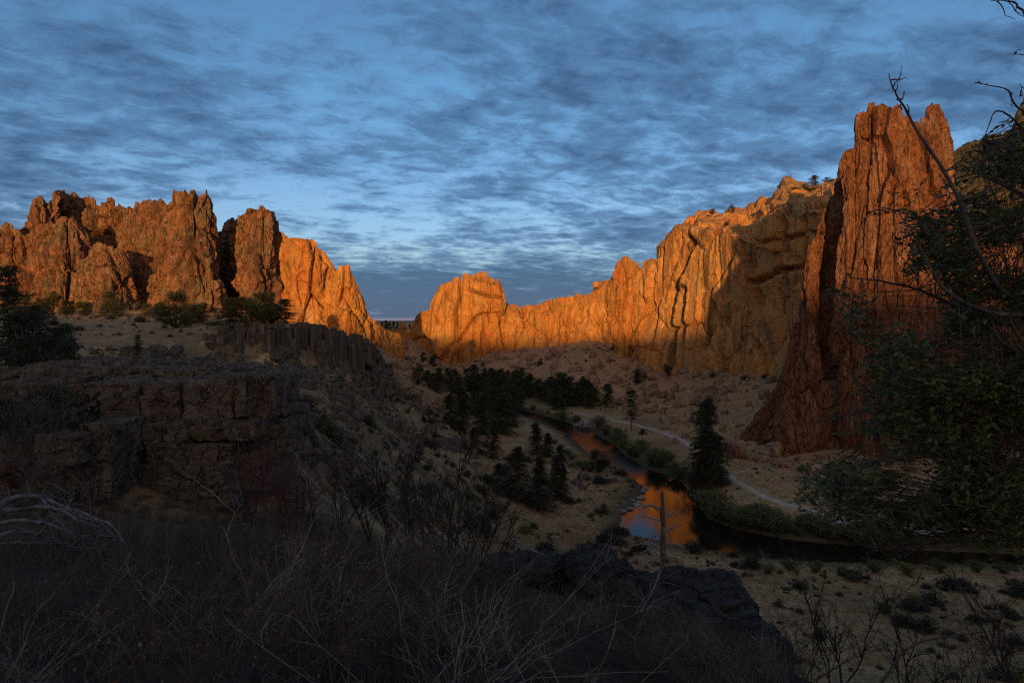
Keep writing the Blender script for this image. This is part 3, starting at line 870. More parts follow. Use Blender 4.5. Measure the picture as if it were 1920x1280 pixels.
panel('cliff', [[(a, 705, float(np.interp(a, *np.array(yb7, float).T))) for a, _ in s7], [(a, b, float(np.interp(a, *np.array(yb7, float).T)) + 10) for a, b in s7]],
      mat=M['tuff_gold'], amp=(1.8, .8, .3, .2), cell=16, jag=2, seed=18, grooves=[(zl([(1600, 470), (1580, 580), (1600, 700)]), 2.2, 2), (zl([(1480, 620), (1560, 640), (1600, 740)]), 2.2, 1.6)],
      label='pointed orange fin ending the left massif at the gap')

zc = lambda pts: zm(pts, 660, 460, 3.0)
sc = zc([(180, 470), (230, 478), (270, 470), (320, 468), (345, 450), (352, 430), (375, 382), (395, 362), (420, 360), (440, 340), (465, 315), (475, 290), (490, 260), (510, 235), (540, 225), (575, 215), (590, 195), (605, 200), (614, 218), (619, 176), (640, 170), (670, 182),
         (700, 170), (740, 163), (775, 185), (805, 205), (820, 198), (826, 232), (845, 255), (855, 290), (852, 312), (870, 325), (885, 345), (905, 330), (925, 340), (940, 350), (980, 348), (1020, 345), (1050, 325), (1090, 310), (1130, 305),
         (1150, 310), (1170, 300), (1210, 290), (1250, 285), (1290, 280), (1330, 268), (1380, 235), (1420, 215), (1450, 208), (1480, 190), (1520, 200)])
ybc = [(720, 452), (775, 476), (800, 468), (850, 456), (900, 452), (940, 456), (955, 468), (1000, 462), (1040, 446), (1080, 440), (1130, 424), (1170, 414)]
baseC = [(720, 700), (775, 705), (800, 708), (850, 720), (900, 690), (960, 670), (1030, 690), (1080, 660), (1130, 668), (1170, 690)]
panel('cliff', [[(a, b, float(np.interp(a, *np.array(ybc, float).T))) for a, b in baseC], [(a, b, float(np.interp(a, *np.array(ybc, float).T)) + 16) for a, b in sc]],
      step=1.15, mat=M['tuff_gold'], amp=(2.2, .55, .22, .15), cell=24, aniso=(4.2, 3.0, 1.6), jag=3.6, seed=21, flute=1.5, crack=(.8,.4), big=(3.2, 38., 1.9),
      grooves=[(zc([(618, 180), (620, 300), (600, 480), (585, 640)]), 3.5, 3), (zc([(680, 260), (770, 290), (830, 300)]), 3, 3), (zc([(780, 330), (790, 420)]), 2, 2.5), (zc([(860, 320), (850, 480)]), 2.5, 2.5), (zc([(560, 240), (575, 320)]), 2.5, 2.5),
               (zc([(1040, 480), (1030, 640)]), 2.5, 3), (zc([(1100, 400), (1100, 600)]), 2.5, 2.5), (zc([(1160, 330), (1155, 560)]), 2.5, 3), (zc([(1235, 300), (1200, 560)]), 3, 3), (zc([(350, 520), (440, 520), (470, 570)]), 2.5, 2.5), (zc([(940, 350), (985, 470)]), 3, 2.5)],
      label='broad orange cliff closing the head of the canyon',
      dark_streaks=[(zc([(700, 200), (760, 215), (830, 230)]), 4, .6), (zc([(680, 265), (760, 290), (835, 300)]), 4, .7), (zc([(600, 330), (590, 500), (580, 640)]), 3, .5), (zc([(690, 320), (680, 560)]), 2.5, .45), (zc([(845, 330), (850, 470)]), 2.5, .6), (zc([(1040, 420), (1035, 620)]), 2.5, .6), (zc([(1105, 350), (1100, 560)]), 2.5, .55), (zc([(1170, 340), (1160, 560)]), 2.5, .6), (zc([(1300, 330), (1290, 480)]), 2.5, .5), (zc([(1400, 300), (1390, 450)]), 2.5, .5), (zc([(960, 380), (975, 480)]), 3, .5), (zc([(540, 260), (545, 420)]), 2, .5), (zc([(1450, 240), (1440, 430)]), 3, .8)])
sk = zc([(1410, 330), (1440, 240), (1455, 212), (1480, 192), (1489, 122), (1510, 90), (1530, 70), (1552, 70), (1566, 90), (1600, 100), (1618, 130), (1624, 180), (1628, 330), (1632, 420)])
ybk = [(1130, 424), (1150, 410), (1165, 400), (1180, 396), (1195, 400), (1204, 412)]
panel('cliff', [[(a, b, float(np.interp(a, *np.array(ybk, float).T))) for a, b in [(1130, 680), (1165, 690), (1204, 700)]], [(a, b, float(np.interp(a, *np.array(ybk, float).T)) + 12) for a, b in sk]],
      step=1.15, mat=M['tuff_gold'], amp=(1.5, .8, .3, .2), cell=14, jag=1.5, seed=24, flute=1.2, crack=(.8,.4), back=30, grooves=[(zc([(1450, 260), (1440, 420)]), 2, 2.5), (zc([(1540, 260), (1500, 520)]), 2.5, 2)],
      label='orange tower with a knobbed top beside the dark notch')

zr = lambda pts: zm(pts, 1140, 180, 2.4615)
sr = zr([(120, 1000), (150, 850), (160, 790), (170, 778), (200, 760), (228, 750), (231, 690), (260, 650), (270, 620), (300, 590), (340, 580), (370, 560), (400, 548), (420, 530), (440, 545), (480, 537), (520, 535), (560, 525), (600, 520), (640, 510), (680, 495),
         (700, 465), (715, 455), (730, 470), (760, 460), (770, 440), (800, 415), (815, 380), (845, 370), (870, 390), (910, 395), (930, 415), (980, 410), (1020, 400), (1050, 380), (1120, 370)])
lipr = zr([(120, 1010), (150, 880), (165, 800), (200, 775), (231, 740), (262, 670), (300, 606), (345, 600), (400, 618), (480, 630), (600, 640), (680, 660), (745, 605), (800, 590), (865, 560), (890, 510), (1000, 500), (1120, 490)])
ybr = [(1188, 398), (1205, 402), (1222, 392), (1240, 382), (1258, 372), (1275, 362), (1300, 352), (1325, 345), (1345, 335), (1380, 318), (1420, 298), (1460, 278), (1500, 258), (1540, 245), (1600, 236)]
yr = np.array(ybr, float).T
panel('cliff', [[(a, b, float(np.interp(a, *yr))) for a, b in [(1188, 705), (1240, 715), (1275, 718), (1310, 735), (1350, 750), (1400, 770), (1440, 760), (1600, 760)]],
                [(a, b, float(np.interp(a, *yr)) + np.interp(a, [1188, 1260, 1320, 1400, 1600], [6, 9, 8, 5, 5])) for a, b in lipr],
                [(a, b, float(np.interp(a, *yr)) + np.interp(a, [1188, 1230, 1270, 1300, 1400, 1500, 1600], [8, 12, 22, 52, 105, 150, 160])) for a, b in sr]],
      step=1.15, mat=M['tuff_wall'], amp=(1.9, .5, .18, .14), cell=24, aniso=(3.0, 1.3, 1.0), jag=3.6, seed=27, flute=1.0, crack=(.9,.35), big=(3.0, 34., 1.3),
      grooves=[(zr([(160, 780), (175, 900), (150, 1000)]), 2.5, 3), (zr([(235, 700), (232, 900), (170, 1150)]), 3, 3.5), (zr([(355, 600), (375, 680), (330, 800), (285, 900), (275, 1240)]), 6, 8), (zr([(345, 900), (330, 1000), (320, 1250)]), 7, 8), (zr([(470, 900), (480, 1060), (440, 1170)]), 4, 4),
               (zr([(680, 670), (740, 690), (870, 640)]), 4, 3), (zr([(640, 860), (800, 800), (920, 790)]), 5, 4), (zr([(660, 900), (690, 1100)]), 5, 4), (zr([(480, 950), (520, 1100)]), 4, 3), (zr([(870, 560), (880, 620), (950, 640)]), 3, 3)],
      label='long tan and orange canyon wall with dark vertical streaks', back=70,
      dark_streaks=[(zr([(372, 640), (335, 790), (292, 900), (278, 1010), (272, 1270)]), 7, 1), (zr([(350, 880), (332, 1000), (322, 1280)]), 7, 1), (zr([(470, 620), (460, 800), (450, 1150)]), 6, .7), (zr([(240, 760), (215, 950), (190, 1150)]), 2.5, .6), (zr([(540, 660), (545, 900)]), 6, .5), (zr([(620, 680), (640, 860)]), 5, .6), (zr([(415, 640), (400, 760)]), 3, .6), (zr([(710, 1060), (735, 1180)]), 9, .8), (zr([(800, 800), (820, 860)]), 8, .7), (zr([(500, 1000), (560, 1060), (600, 1180)]), 7, .6), (zr([(305, 760), (255, 1000), (240, 1200)]), 2, .5)])

sp = zr([(560, 1660), (600, 1570), (700, 1450), (770, 1330), (800, 1270), (822, 1150), (842, 1080), (880, 1000), (890, 900), (914, 800), (924, 690), (960, 650), (975, 600), (1010, 500), (1040, 410), (1056, 350), (1066, 300), (1080, 262), (1110, 237), (1134, 230),
         (1140, 160), (1148, 90), (1170, 75), (1195, 75), (1205, 45), (1235, 40), (1270, 37), (1290, 50), (1310, 60), (1335, 50), (1350, 90), (1380, 110), (1410, 125), (1440, 120), (1460, 100), (1480, 60), (1500, 40), (1520, 40),
         (1530, 80), (1560, 110), (1570, 180), (1572, 240), (1590, 420), (1660, 560), (1760, 640), (1900, 700), (2100, 760), (2500, 800)])
ybp = [(1367, 204), (1400, 200), (1440, 194), (1480, 186), (1515, 182), (1540, 188), (1558, 188), (1568, 176), (1590, 172), (1640, 170), (1700, 170), (1760, 174), (1790, 180), (1850, 184), (2000, 188), (2160, 190)]
yp = np.array(ybp, float).T
panel('cliff', [[(a, b, float(np.interp(a, *yp))) for a, b in [(1367, 870), (1480, 905), (1560, 925), (1700, 935), (2160, 930)]], [(a, b, float(np.interp(a, *yp)) + np.interp(a, [1367, 1500, 1600, 1780, 1850], [8, 16, 20, 20, 10])) for a, b in sp]],
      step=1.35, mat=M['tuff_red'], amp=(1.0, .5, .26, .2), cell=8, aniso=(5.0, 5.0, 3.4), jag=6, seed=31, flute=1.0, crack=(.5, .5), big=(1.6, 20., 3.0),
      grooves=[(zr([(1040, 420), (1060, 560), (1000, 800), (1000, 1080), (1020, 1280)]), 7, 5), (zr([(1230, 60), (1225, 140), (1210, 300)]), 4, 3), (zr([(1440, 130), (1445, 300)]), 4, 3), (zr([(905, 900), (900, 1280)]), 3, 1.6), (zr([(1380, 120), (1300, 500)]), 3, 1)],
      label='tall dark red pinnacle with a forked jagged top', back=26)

# hillside behind the leafy tree
sh = [(1700, 330), (1770, 296), (1790, 282), (1815, 268), (1840, 260), (1880, 254), (1895, 245), (1902, 225), (1912, 200), (1925, 185), (1960, 160), (2060, 120), (2200, 110)]
panel('hillside', [[(a, 640, 300 + (a - 1700) * .08) for a, _ in sh], [(a, b, 400 + (a - 1700) * .1) for a, b in sh]], step=2.0, mat=M['scrub_hill'], amp=(2, 1.0, .5, .3), jag=2.5, seed=35,
      label='brown upper hillside behind the leafy tree', cat='hillside', back=60)
# ------------------------------------------------------------------ loose and layered rock
def block_mesh(name, hx, hy, hz, step, seed, rnd=0.25, amp=0.14, cell=0.9, layer=0.6, n_cap=60):
    """one rock block: a rounded box broken into facets, in metres, centred on its origin"""
    Vs, Fs, base = [], [], 0
    hs = np.array([hx, hy, hz], float)
    r = rnd * min(hs)
    for ax in range(3):
        o = [a for a in range(3) if a != ax]
        n0 = int(np.clip(2 * hs[o[0]] / step, 4, n_cap)); n1 = int(np.clip(2 * hs[o[1]] / step, 4, n_cap))
        A, B = np.meshgrid(np.linspace(-1, 1, n0), np.linspace(-1, 1, n1))
        for sgn in (-1, 1):
            q = np.zeros(A.shape + (3,))
            q[..., o[0]] = A * hs[o[0]]; q[..., o[1]] = B * hs[o[1]]; q[..., ax] = sgn * hs[ax]
            inner = np.clip(q, -(hs - r), hs - r)
            dlt = q - inner; ln = np.linalg.norm(dlt, axis=-1, keepdims=True)
            q = inner + dlt / np.maximum(ln, 1e-9) * np.minimum(ln, r)
            Vs.append(q.reshape(-1, 3))
            f = grid_faces(n1, n0, flip=(sgn > 0) == (ax == 1)) + base
            Fs.append(f); base += n0 * n1
    V = np.concatenate(Vs)
    D = V / hs
    D = D / (np.linalg.norm(D, axis=1, keepdims=True) + 1e-9)
    p = V + seed * 13.7
    w = p + fbm(p / (cell * 1.5), 3, seed)[:, None] * cell * 0.35
    f1, e1 = facets(w * np.array([1, 1, 1 / layer]) / cell, seed, 1.0)
    f2, _ = facets(w * np.array([1, 1, 1 / layer]) / (cell * .36), seed + 5, 1.0)
    d = amp * f1 + amp * .45 * f2 + amp * .25 * fbm(p / (cell * .25), 3, seed + 9) - amp * 0.7 * np.exp(-(e1 / .06) ** 2)
    d = d + amp * 1.2 * fbm(p / (cell * 3), 2, seed + 2)
    return mesh_np(name, V + D * d[:, None], Fs, False)

def px_block(name, x0, y0, x1, y1, Y, thick, mat, parent=None, seed=1, step=.09, rot=0.0, top_back=False, **kw):
    """block whose front fills the photo rectangle (x0,y0)-(x1,y1) at depth Y"""
    a, b = P(x0, y0, Y), P(x1, y1, Y)
    if top_back:
        a[2] = P(x0, y0, Y + thick * .8)[2]
    c = (a + b) / 2; c[1] += thick / 2
    me = block_mesh(name, abs(b[0] - a[0]) / 2, thick / 2, abs(a[2] - b[2]) / 2, step, seed, **kw)
    return obj(name, me, mat, parent, loc=c, rotz=rot)

# basalt outcrop on the left, about 30 m away
oc = thing('rock_outcrop', 'dark blocky basalt outcrop with deep joints left of the grassy slope', 'outcrop', (0, 0, 0))
zo = lambda a, b, c, d: (a / 2.743, 560 + b / 2.743, c / 2.743, 560 + d / 2.743)
blocks = [(510, 428, 722, 645, 30.2, 3.5), (712, 430, 932, 648, 30.0, 3.5), (926, 402, 1215, 655, 29.6, 4.0), (1205, 388, 1284, 622, 30.0, 3.0), (1276, 392, 1425, 630, 30.3, 3.5),
          (560, 636, 722, 1000, 29.4, 4.0), (712, 634, 960, 790, 29.2, 4.0), (740, 745, 1190, 870, 29.0, 4.0), (940, 625, 1330, 740, 29.3, 3.5), (1180, 640, 1480, 830, 30.2, 3.0), (700, 850, 1180, 975, 28.8, 4.2),
          (590, 950, 1220, 1130, 28.4, 4.0), (1150, 780, 1420, 1010, 29.6, 3.0),
          (-60, 715, 195, 870, 26.2, 4.0), (178, 698, 415, 860, 26.0, 4.0), (395, 640, 565, 1080, 27.0, 4.5), (-80, 850, 60, 1010, 26.0, 4.0), (40, 845, 255, 1010, 26.3, 4.0), (230, 830, 430, 1060, 26.8, 4.0),
          (-80, 990, 300, 1120, 25.6, 4.0)]
for k, b in enumerate(blocks):
    red = k in (16, 17)
    x0_, y0_, x1_, y1_ = zo(*b[:4])
    px_block('rock_block', x0_ + 4, y0_ + 3, x1_ - 4, y1_ - 3, b[4] + random.uniform(-.45, .45), b[5], M['basalt_red'] if red else M['basalt'], oc, seed=100 + k, step=.085, rnd=.14 + .10 * random.random(), amp=.09, cell=.75 + .5 * random.random(), layer=.75 if k < 6 else .45,
             rot=random.uniform(-.07, .07))
for k, b in enumerate([(-80, 362, 330, 455, 38.0, 9), (290, 372, 650, 460, 37.0, 9), (610, 378, 1060, 445, 35.5, 7), (-80, 440, 300, 560, 33, 8), (-60, 560, 420, 720, 30.5, 6), (250, 445, 560, 660, 32, 6)]):
    px_block('rock_block', *zo(*b[:4]), b[4], b[5], M['basalt'], oc, seed=140 + k, step=.13, rnd=.3, amp=.22, cell=1.3, layer=.5, rot=random.uniform(-.05, .05))

# foreground rocks, 11-14 m
zf = lambda a, b, c, d: (800 + a / 2.4, 920 + b / 2.4, 800 + c / 2.4, 920 + d / 2.4)
FR = [('low grey slab among the bare shrubs left of the boulders', (255, 300, 520, 640), 13.0, 2.2, .35),
      ('small rounded dark boulder on the slab, left of the big foreground boulder', (508, 268, 628, 480), 13.4, 1.0, .5),
      ('squat grey boulder tucked below the small rounded one', (450, 292, 585, 560), 12.8, 1.1, .45),
      ('large sloping dark boulder left of the dead pine snag', (650, 262, 938, 640), 12.3, 1.8, .5),
      ('flat grey-brown rock shelf in front of the dead pine snag', (880, 392, 1262, 760), 11.6, 2.6, .3),
      ('low dark rock ridge right of the dead pine snag', (1160, 384, 1512, 640), 12.2, 1.8, .42),
      ('biggest dark boulder at the edge of the drop, right of centre', (1180, 500, 1640, 820), 10.7, 2.2, .3),
      ('shadowed base boulder under the biggest dark boulder', (1120, 690, 1560, 1000), 10.6, 2.4, .35),
      ('half-buried dark rock under the bare twigs at bottom centre', (860, 560, 1240, 900), 11.0, 2.0, .4)]
for k, (lab, b, Y, th, rd) in enumerate(FR):
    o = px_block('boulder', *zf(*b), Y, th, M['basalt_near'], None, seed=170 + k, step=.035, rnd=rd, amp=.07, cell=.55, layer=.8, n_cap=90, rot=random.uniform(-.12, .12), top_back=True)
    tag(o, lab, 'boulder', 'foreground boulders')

# columnar basalt rim
rim = thing('basalt_rim', 'dark columnar basalt rim along the plateau edge', 'rimrock', (0, 0, 0))
def column_mesh(seed):
    r = np.random.default_rng(seed)
    n, lv = 6, 9
    th = np.arange(n) * 2 * np.pi / n + r.uniform(-.25, .25, n)
    rr = r.uniform(.82, 1.12, n)
    zs = np.sort(np.r_[0, r.uniform(.05, .95, lv - 2), 1.0])
    V = []
    off = np.zeros(2); k = 1.0
    for j, z in enumerate(zs):
        if r.random() < .45: off = off + r.uniform(-.12, .12, 2); k = r.uniform(.85, 1.1)
        tp = .8 if j == lv - 1 else 1
        V.append(np.c_[np.cos(th) * rr * k * tp + off[0] + r.uniform(-.05, .05, n), np.sin(th) * rr * k * tp + off[1] + r.uniform(-.05, .05, n), np.full(n, z) + (r.uniform(-.015, .015, n) if 0 < j else 0)])
    V = np.array(V).reshape(-1, 3)
    V = np.r_[V, [[off[0], off[1], 1.01]]]
    cap = np.array([[(lv - 1) * n + a, (lv - 1) * n + (a + 1) % n, lv * n] for a in range(n)])
    return mesh_np('column', V, [grid_faces(lv, n, wrap=True), cap], False)
COLM = [column_mesh(300 + k) for k in range(10)]
rimtop = _rw; rimh = np.array([q[3] for q in RIMTOP])
rt = spline(np.c_[rimtop, rimh], 400)
dl = np.r_[0, np.cumsum(np.linalg.norm(np.diff(rt[:, :2], axis=0), axis=1))]
tn = np.gradient(rt[:, :2], axis=0); tn /= np.linalg.norm(tn, axis=1, keepdims=True)
for row, (offs, hk, drop) in enumerate([(0.2, 1.0, -.3), (1.6, .85, .9), (3.1, .6, 3.0)]):
    s = 0.0
    while s < dl[-1]:
        w = random.uniform(1.1, 2.5)
        s += w * 0.98
        k = min(399, int(np.searchsorted(dl, s)))
        if row == 2 and random.random() < .35: s += w; continue
        q = rt[k]; nrm = np.array([tn[k][1], -tn[k][0]])
        xy = q[:2] + nrm * (offs + random.uniform(-.8, .8))
        h = 1.25 * q[3] * hk * random.uniform(.72, 1.06)
        o = obj('column', random.choice(COLM), M['basalt'], rim, loc=(xy[0], xy[1], q[2] - drop * random.uniform(.5, 1.4) - h - random.uniform(-.15, .9) ** 2 * 2), rotz=random.uniform(0, 6.28), scale=(w * .62, w * .62, h + .4))
        o.rotation_euler = (random.uniform(-.05, .04), random.uniform(-.04, .04), random.uniform(0, 6.28))
        s += w * .2

# rubble: prototypes
def rubble_mesh(seed, n=4):
    return block_mesh('boulder', 1, random.uniform(.7, 1), random.uniform(.6, .9), 2.0 / n, seed, rnd=.55, amp=.16, cell=1.0, layer=.8, n_cap=n)
RUB = [rubble_mesh(400 + k, 6) for k in range(8)]
RUBT = [me.copy() for me in RUB]; RUBG = [me.copy() for me in RUB]
def scatter(n, px0, px1, py0, py1, ymin, ymax, cond=None, seed=0):
    """random world points whose ground is seen inside a window of the photograph between two depths"""
    r = np.random.default_rng(seed)
    out = np.zeros((0, 3)); tries = 0
    while len(out) < n and tries < 30:
        a = np.arctan((r.uniform(px0, px1, n * 3) - CX) / F)
        Y = np.sqrt(r.uniform(ymin ** 2, ymax ** 2, n * 3))
        X = np.tan(a) * Y
        Z = height(X, Y)
        py = HY - F * Z / Y
        ok = (py > py0) & (py < py1) & (poly_sd(X, Y, RIV[::3]) > 1.2)
        if cond is not None: ok &= cond(X, Y, Z)
        out = np.r_[out, np.c_[X, Y, Z][ok]]
        tries += 1
    return out[:n]

def pathfree(X, Y, Z):
    return np.minimum(line_dist(X, Y, PATHL[0][::5, :2]), line_dist(X, Y, PATHL[1][::6, :2])) > 2.0

# named boulders on the talus and by the water
for lab, px, py, wpx, mt in [('large tan boulder on the talus above the grove end', 1222, 737, 34, 'boulder_tan'), ('dark boulder just right of the lone pine on the talus', 1208, 752, 22, 'boulder_tan'),
                             ('rounded tan boulder below the big talus boulder', 1213, 768, 20, 'boulder_tan'), ('wide low boulder at the foot of the canyon wall', 1317, 748, 40, 'boulder_tan'),
                             ('pale boulder at the water edge beside the orange bush', 1099, 795, 24, 'boulder_grey'), ('small pale rock in the river left of the pale boulder', 1079, 799, 10, 'boulder_grey'),
                             ('small pale boulder beside the path on the far slope', 1254, 793, 9, 'boulder_grey'), ('grey boulder on the far bank above the path', 1140, 768, 16, 'boulder_tan'),
                             ('tan boulder on the talus right of the grove', 1264, 786, 14, 'boulder_tan'), ('dark boulder high on the talus below the notch', 1075, 692, 18, 'boulder_tan')]:
    a = np.linspace(120, 460, 900); x = (px - CX) / F * a; z = height(x, a)
    k = int(np.argmin(np.abs(HY - F * z / a - py - 3))); Y = a[k]
    o = obj('boulder', (RUBT if mt == 'boulder_tan' else RUBG)[hash(lab) % 1 + len(lab) % 8], M[mt], loc=(x[k], Y, max(z[k], WZ) + .2), rotz=random.uniform(0, 6), scale=wpx / 2 / F * Y)
    tag(o, lab, 'boulder')
for k, (px, py, w) in enumerate([(1196, 908, 20), (1205, 920, 16), (1200, 932, 20), (1192, 944, 26), (1178, 951, 24), (1166, 957, 18), (1150, 966, 14), (1143, 968, 20), (1212, 914, 12), (1186, 938, 14)]):
    q = PZ(px, py, WZ + .25)
    o = obj('boulder', RUBG[k % 8], M['boulder_grey'], loc=(q[0], q[1], WZ + .05), rotz=k * 1.3, scale=(w / 2 / F * q[1], w / 2 / F * q[1] * .8, .55))
    tag(o, 'flat pale stone on the near shore of the bright river pool', 'boulder', 'pale shore stones')
for k, (px, py, w) in enumerate([(1095, 897, 26), (1122, 899, 20), (1148, 901, 18), (1080, 908, 22), (1092, 914, 16), (1182, 902, 16)]):
    q = PZ(px, py, -38.9)
    o = obj('boulder', RUB[k % 8], M['basalt'], loc=(q[0], q[1], H1(q[0], q[1])[0] + .2), rotz=k * 1.7, scale=w / 2 / F * q[1])
    tag(o, 'dark rounded boulder on the near bank above the bright river pool', 'boulder', 'dark near-bank boulders')

# rubble on the left slope: the largest as boulders, the rest as stuff
rb = scatter(2600, 60, 900, 640, 1000, 45, 240, lambda X, Y, Z: (Z < -2.5) & (Z > -36) & ((HY - F * Z / Y) > 655) & (fbm(np.stack([X, Y, X * 0], -1) / 14, 3, 12) > -.15), 5)
size = np.random.default_rng(3).pareto(2.2, len(rb)) * .38 + .28
size = np.minimum(np.minimum(size, 2.3), rb[:, 1] * .0115)
order = np.argsort(-size / rb[:, 1])
nbig = 120
for k in order[:nbig]:
    x, y, z = rb[k]
    tag(obj('boulder', RUB[k % 8], M['basalt'], loc=(x, y, z + size[k] * .25), rotz=k, scale=float(size[k])), 'dark basalt boulder in the rubble below the columnar rim', 'boulder', 'rubble boulders below the rim')
def tri_rock():
    V = np.array([[1, 0, 0], [-1, 0, 0], [0, 1, 0], [0, -1, 0], [0, 0, 1], [0, 0, -1]], float)
    Fc = np.array([[0, 2, 4], [2, 1, 4], [1, 3, 4], [3, 0, 4], [2, 0, 5], [1, 2, 5], [3, 1, 5], [0, 3, 5]])
    mid = {}; Vl = list(V); out = []
    def m(a, b):
        k = (min(a, b), max(a, b))
        if k not in mid:
            v = Vl[a] + Vl[b]; Vl.append(v / np.linalg.norm(v)); mid[k] = len(Vl) - 1
        return mid[k]
    for a, b, c in Fc:
        x, y, z = m(a, b), m(b, c), m(c, a)
        out += [[a, x, z], [x, b, y], [z, y, c], [x, y, z]]
    return np.array(Vl), np.array(out)
TV, TF = tri_rock()
def rock_bag(pts, sizes, seed):
    r = np.random.default_rng(seed)
    n = len(pts)
    V = TV[None] * r.uniform(.65, 1.25, (n, len(TV), 1)) * r.uniform(.6, 1.1, (n, 1, 3))
    th = r.uniform(0, 6.28, n); c, s = np.cos(th), np.sin(th)
    V = np.stack([V[..., 0] * c[:, None] - V[..., 1] * s[:, None], V[..., 0] * s[:, None] + V[..., 1] * c[:, None], V[..., 2]], -1)
    V = V * sizes[:, None, None] + pts[:, None, :] + np.array([0, 0, 1.0]) * (sizes * .2)[:, None, None]
    Fq = TF[None] + (np.arange(n) * len(TV))[:, None, None]
    return V.reshape(-1, 3), Fq.reshape(-1, 3)
rest = order[nbig:]
v, f = rock_bag(rb[rest], size[rest], 4)
tag(obj('rubble', mesh_np('rubble', v, f), M['basalt']), 'dark broken basalt rubble covering the left slope', 'rubble', kind='stuff')
tl = scatter(3600, 700, 1480, 640, 860, 200, 455, lambda X, Y, Z: (Z < -10) & (Z > -37.5) & pathfree(X, Y, Z), 6)
ts = np.minimum(np.random.default_rng(4).pareto(1.8, len(tl)) * .4 + .25, 3.2)
v, f = rock_bag(tl, ts, 8)
tag(obj('talus', mesh_np('talus', v, f), M['boulder_tan']), 'scattered tan stones on the talus under the far cliffs', 'rubble', kind='stuff')

# two balanced boulders on the skyline
for lab, px, py, w, Y, mt in [('round boulder balanced on the saddle in the gap', 755, 611, 11, 445, 'tuff_gold'), ('round boulder balanced on the ridge left of the knobbed tower', 1117, 533, 12, 430, 'tuff_gold')]:
    q = P(px, py, Y)
    tag(obj('boulder', block_mesh('boulder', w / 2 / F * Y, w / 2 / F * Y, w / 2 / F * Y, .4, len(lab), rnd=.7, amp=.2, cell=1.5), M[mt], loc=q), lab, 'boulder')

# blocks fallen from the rim
for k in range(110):
    i = random.randrange(60, 395); nrm = np.array([tn[i][1], -tn[i][0]])
    xy = rt[i][:2] + nrm * random.uniform(2.5, 11); sz = random.uniform(.5, 1.7)
    tag(obj('boulder', RUB[k % 8], M['basalt'], loc=(xy[0], xy[1], H1(xy[0], xy[1])[0] + sz * .3), rotz=random.uniform(0, 6), scale=(sz, sz * .8, sz * random.uniform(.7, 1.2))), 'fallen basalt block heaped at the foot of the columnar rim', 'boulder', 'fallen blocks under the rim')
# blocks along the foot of the red pinnacle
for k in range(90):
    px = random.uniform(1365, 1900); py = np.interp(px, [1365, 1480, 1560, 1700, 1920], [862, 893, 908, 915, 905]) + random.uniform(-6, 16)
    Y = float(np.interp(px, *yp)) - random.uniform(0, 11); x = (px - CX) / F * Y; sz = random.paretovariate(2.2) * .45
    tag(obj('boulder', RUBT[k % 8], M['tuff_red'] if k % 2 else M['boulder_tan'], loc=(x, Y, H1(x, Y)[0] + sz * .25), rotz=random.uniform(0, 6), scale=min(sz, 2.8)), 'fallen reddish boulder at the foot of the red pinnacle', 'boulder', 'boulders under the red pinnacle')
# ------------------------------------------------------------------ trees
def tri_clumps(C, size, n, r, flat=0.5, up=0.0):
    """n small random leaf triangles round each centre"""
    m = len(C)
    c = np.repeat(C, n, 0) + r.normal(size=(m * n, 3)) * np.repeat(np.atleast_1d(size) * np.ones(m), n)[:, None] * np.array([.8, .8, .8 * flat])
    s = np.repeat(np.atleast_1d(size) * np.ones(m), n)[:, None] * r.uniform(.5, 1.0, (m * n, 1))
    a = rdir(m * n, r); a[:, 2] = a[:, 2] * .7 + up; a /= np.linalg.norm(a, axis=1, keepdims=True)
    b = np.cross(a, rdir(m * n, r)); b /= np.linalg.norm(b, axis=1, keepdims=True) + 1e-9
    V = np.stack([c + a * s, c - a * s * .5 + b * s * .45, c - a * s * .5 - b * s * .45], 1).reshape(-1, 3)
    return V, np.arange(m * n * 3).reshape(-1, 3)

def conifer(seed, nb=130, width=.17, bare=.12, ncl=5, ntri=6, csize=.022, top=0.75, gap=0.0, droop=.25):
    """unit-height conifer: returns trunk mesh, crown mesh"""
    r = np.random.default_rng(seed)
    k = 7
    tz = np.linspace(-0.03, 1, k)
    wob = np.cumsum(r.normal(size=(k, 2)) * .006, 0)
    T = np.c_[wob, tz]
    tv, tf = tubes(T[None], (0.016 * (1 - tz) + .002)[None], 6)
    tb = Bag(); tb.add(tv, tf)
    t = bare + (1 - bare) * r.random(nb) ** .85 * .985
    L = width * (1 - (t - bare) / (1 - bare)) ** top * r.uniform(.55, 1.15, nb) + .012
    L *= 1 + .5 * vnoise(np.c_[t * 9, np.cos(az := r.uniform(0, 6.283, nb)) * 1.2 + seed, np.sin(az) * 1.2], seed)
    if gap: L *= np.where(np.cos(az - gap) > .3, .55 + .4 * r.random(nb), 1)
    ox = np.interp(t, tz, T[:, 0]); oy = np.interp(t, tz, T[:, 1])
    lift = (t - .45) * .5
    bp = []
    for q in np.linspace(0, 1, 4):
        bp.append(np.c_[ox + np.cos(az) * L * q, oy + np.sin(az) * L * q, t + L * (lift * q - droop * q * q)])
    bp = np.stack(bp, 1)
    bv, bf = tubes(bp, np.outer(np.clip(L * .035, .0012, .006), [1, .7, .45, .2]), 3)
    tb.add(bv, bf)
    qs = np.linspace(.30, 1.03, ncl)
    C, S = [], []
    for q in qs:
        C.append(np.c_[ox + np.cos(az) * L * q, oy + np.sin(az) * L * q, t + L * (lift * q - droop * q * q)] + r.normal(size=(nb, 3)) * .006)
        S.append(csize * r.uniform(.6, 1.2, nb) * (1 - .25 * q))
    C = np.concatenate(C); S = np.concatenate(S)
    keep = r.random(len(C)) > .08
    V, Fc = tri_clumps(C[keep], S[keep], ntri, r, .55, .25)
    return tb.mesh('trunk'), mesh_np('crown', V, Fc)

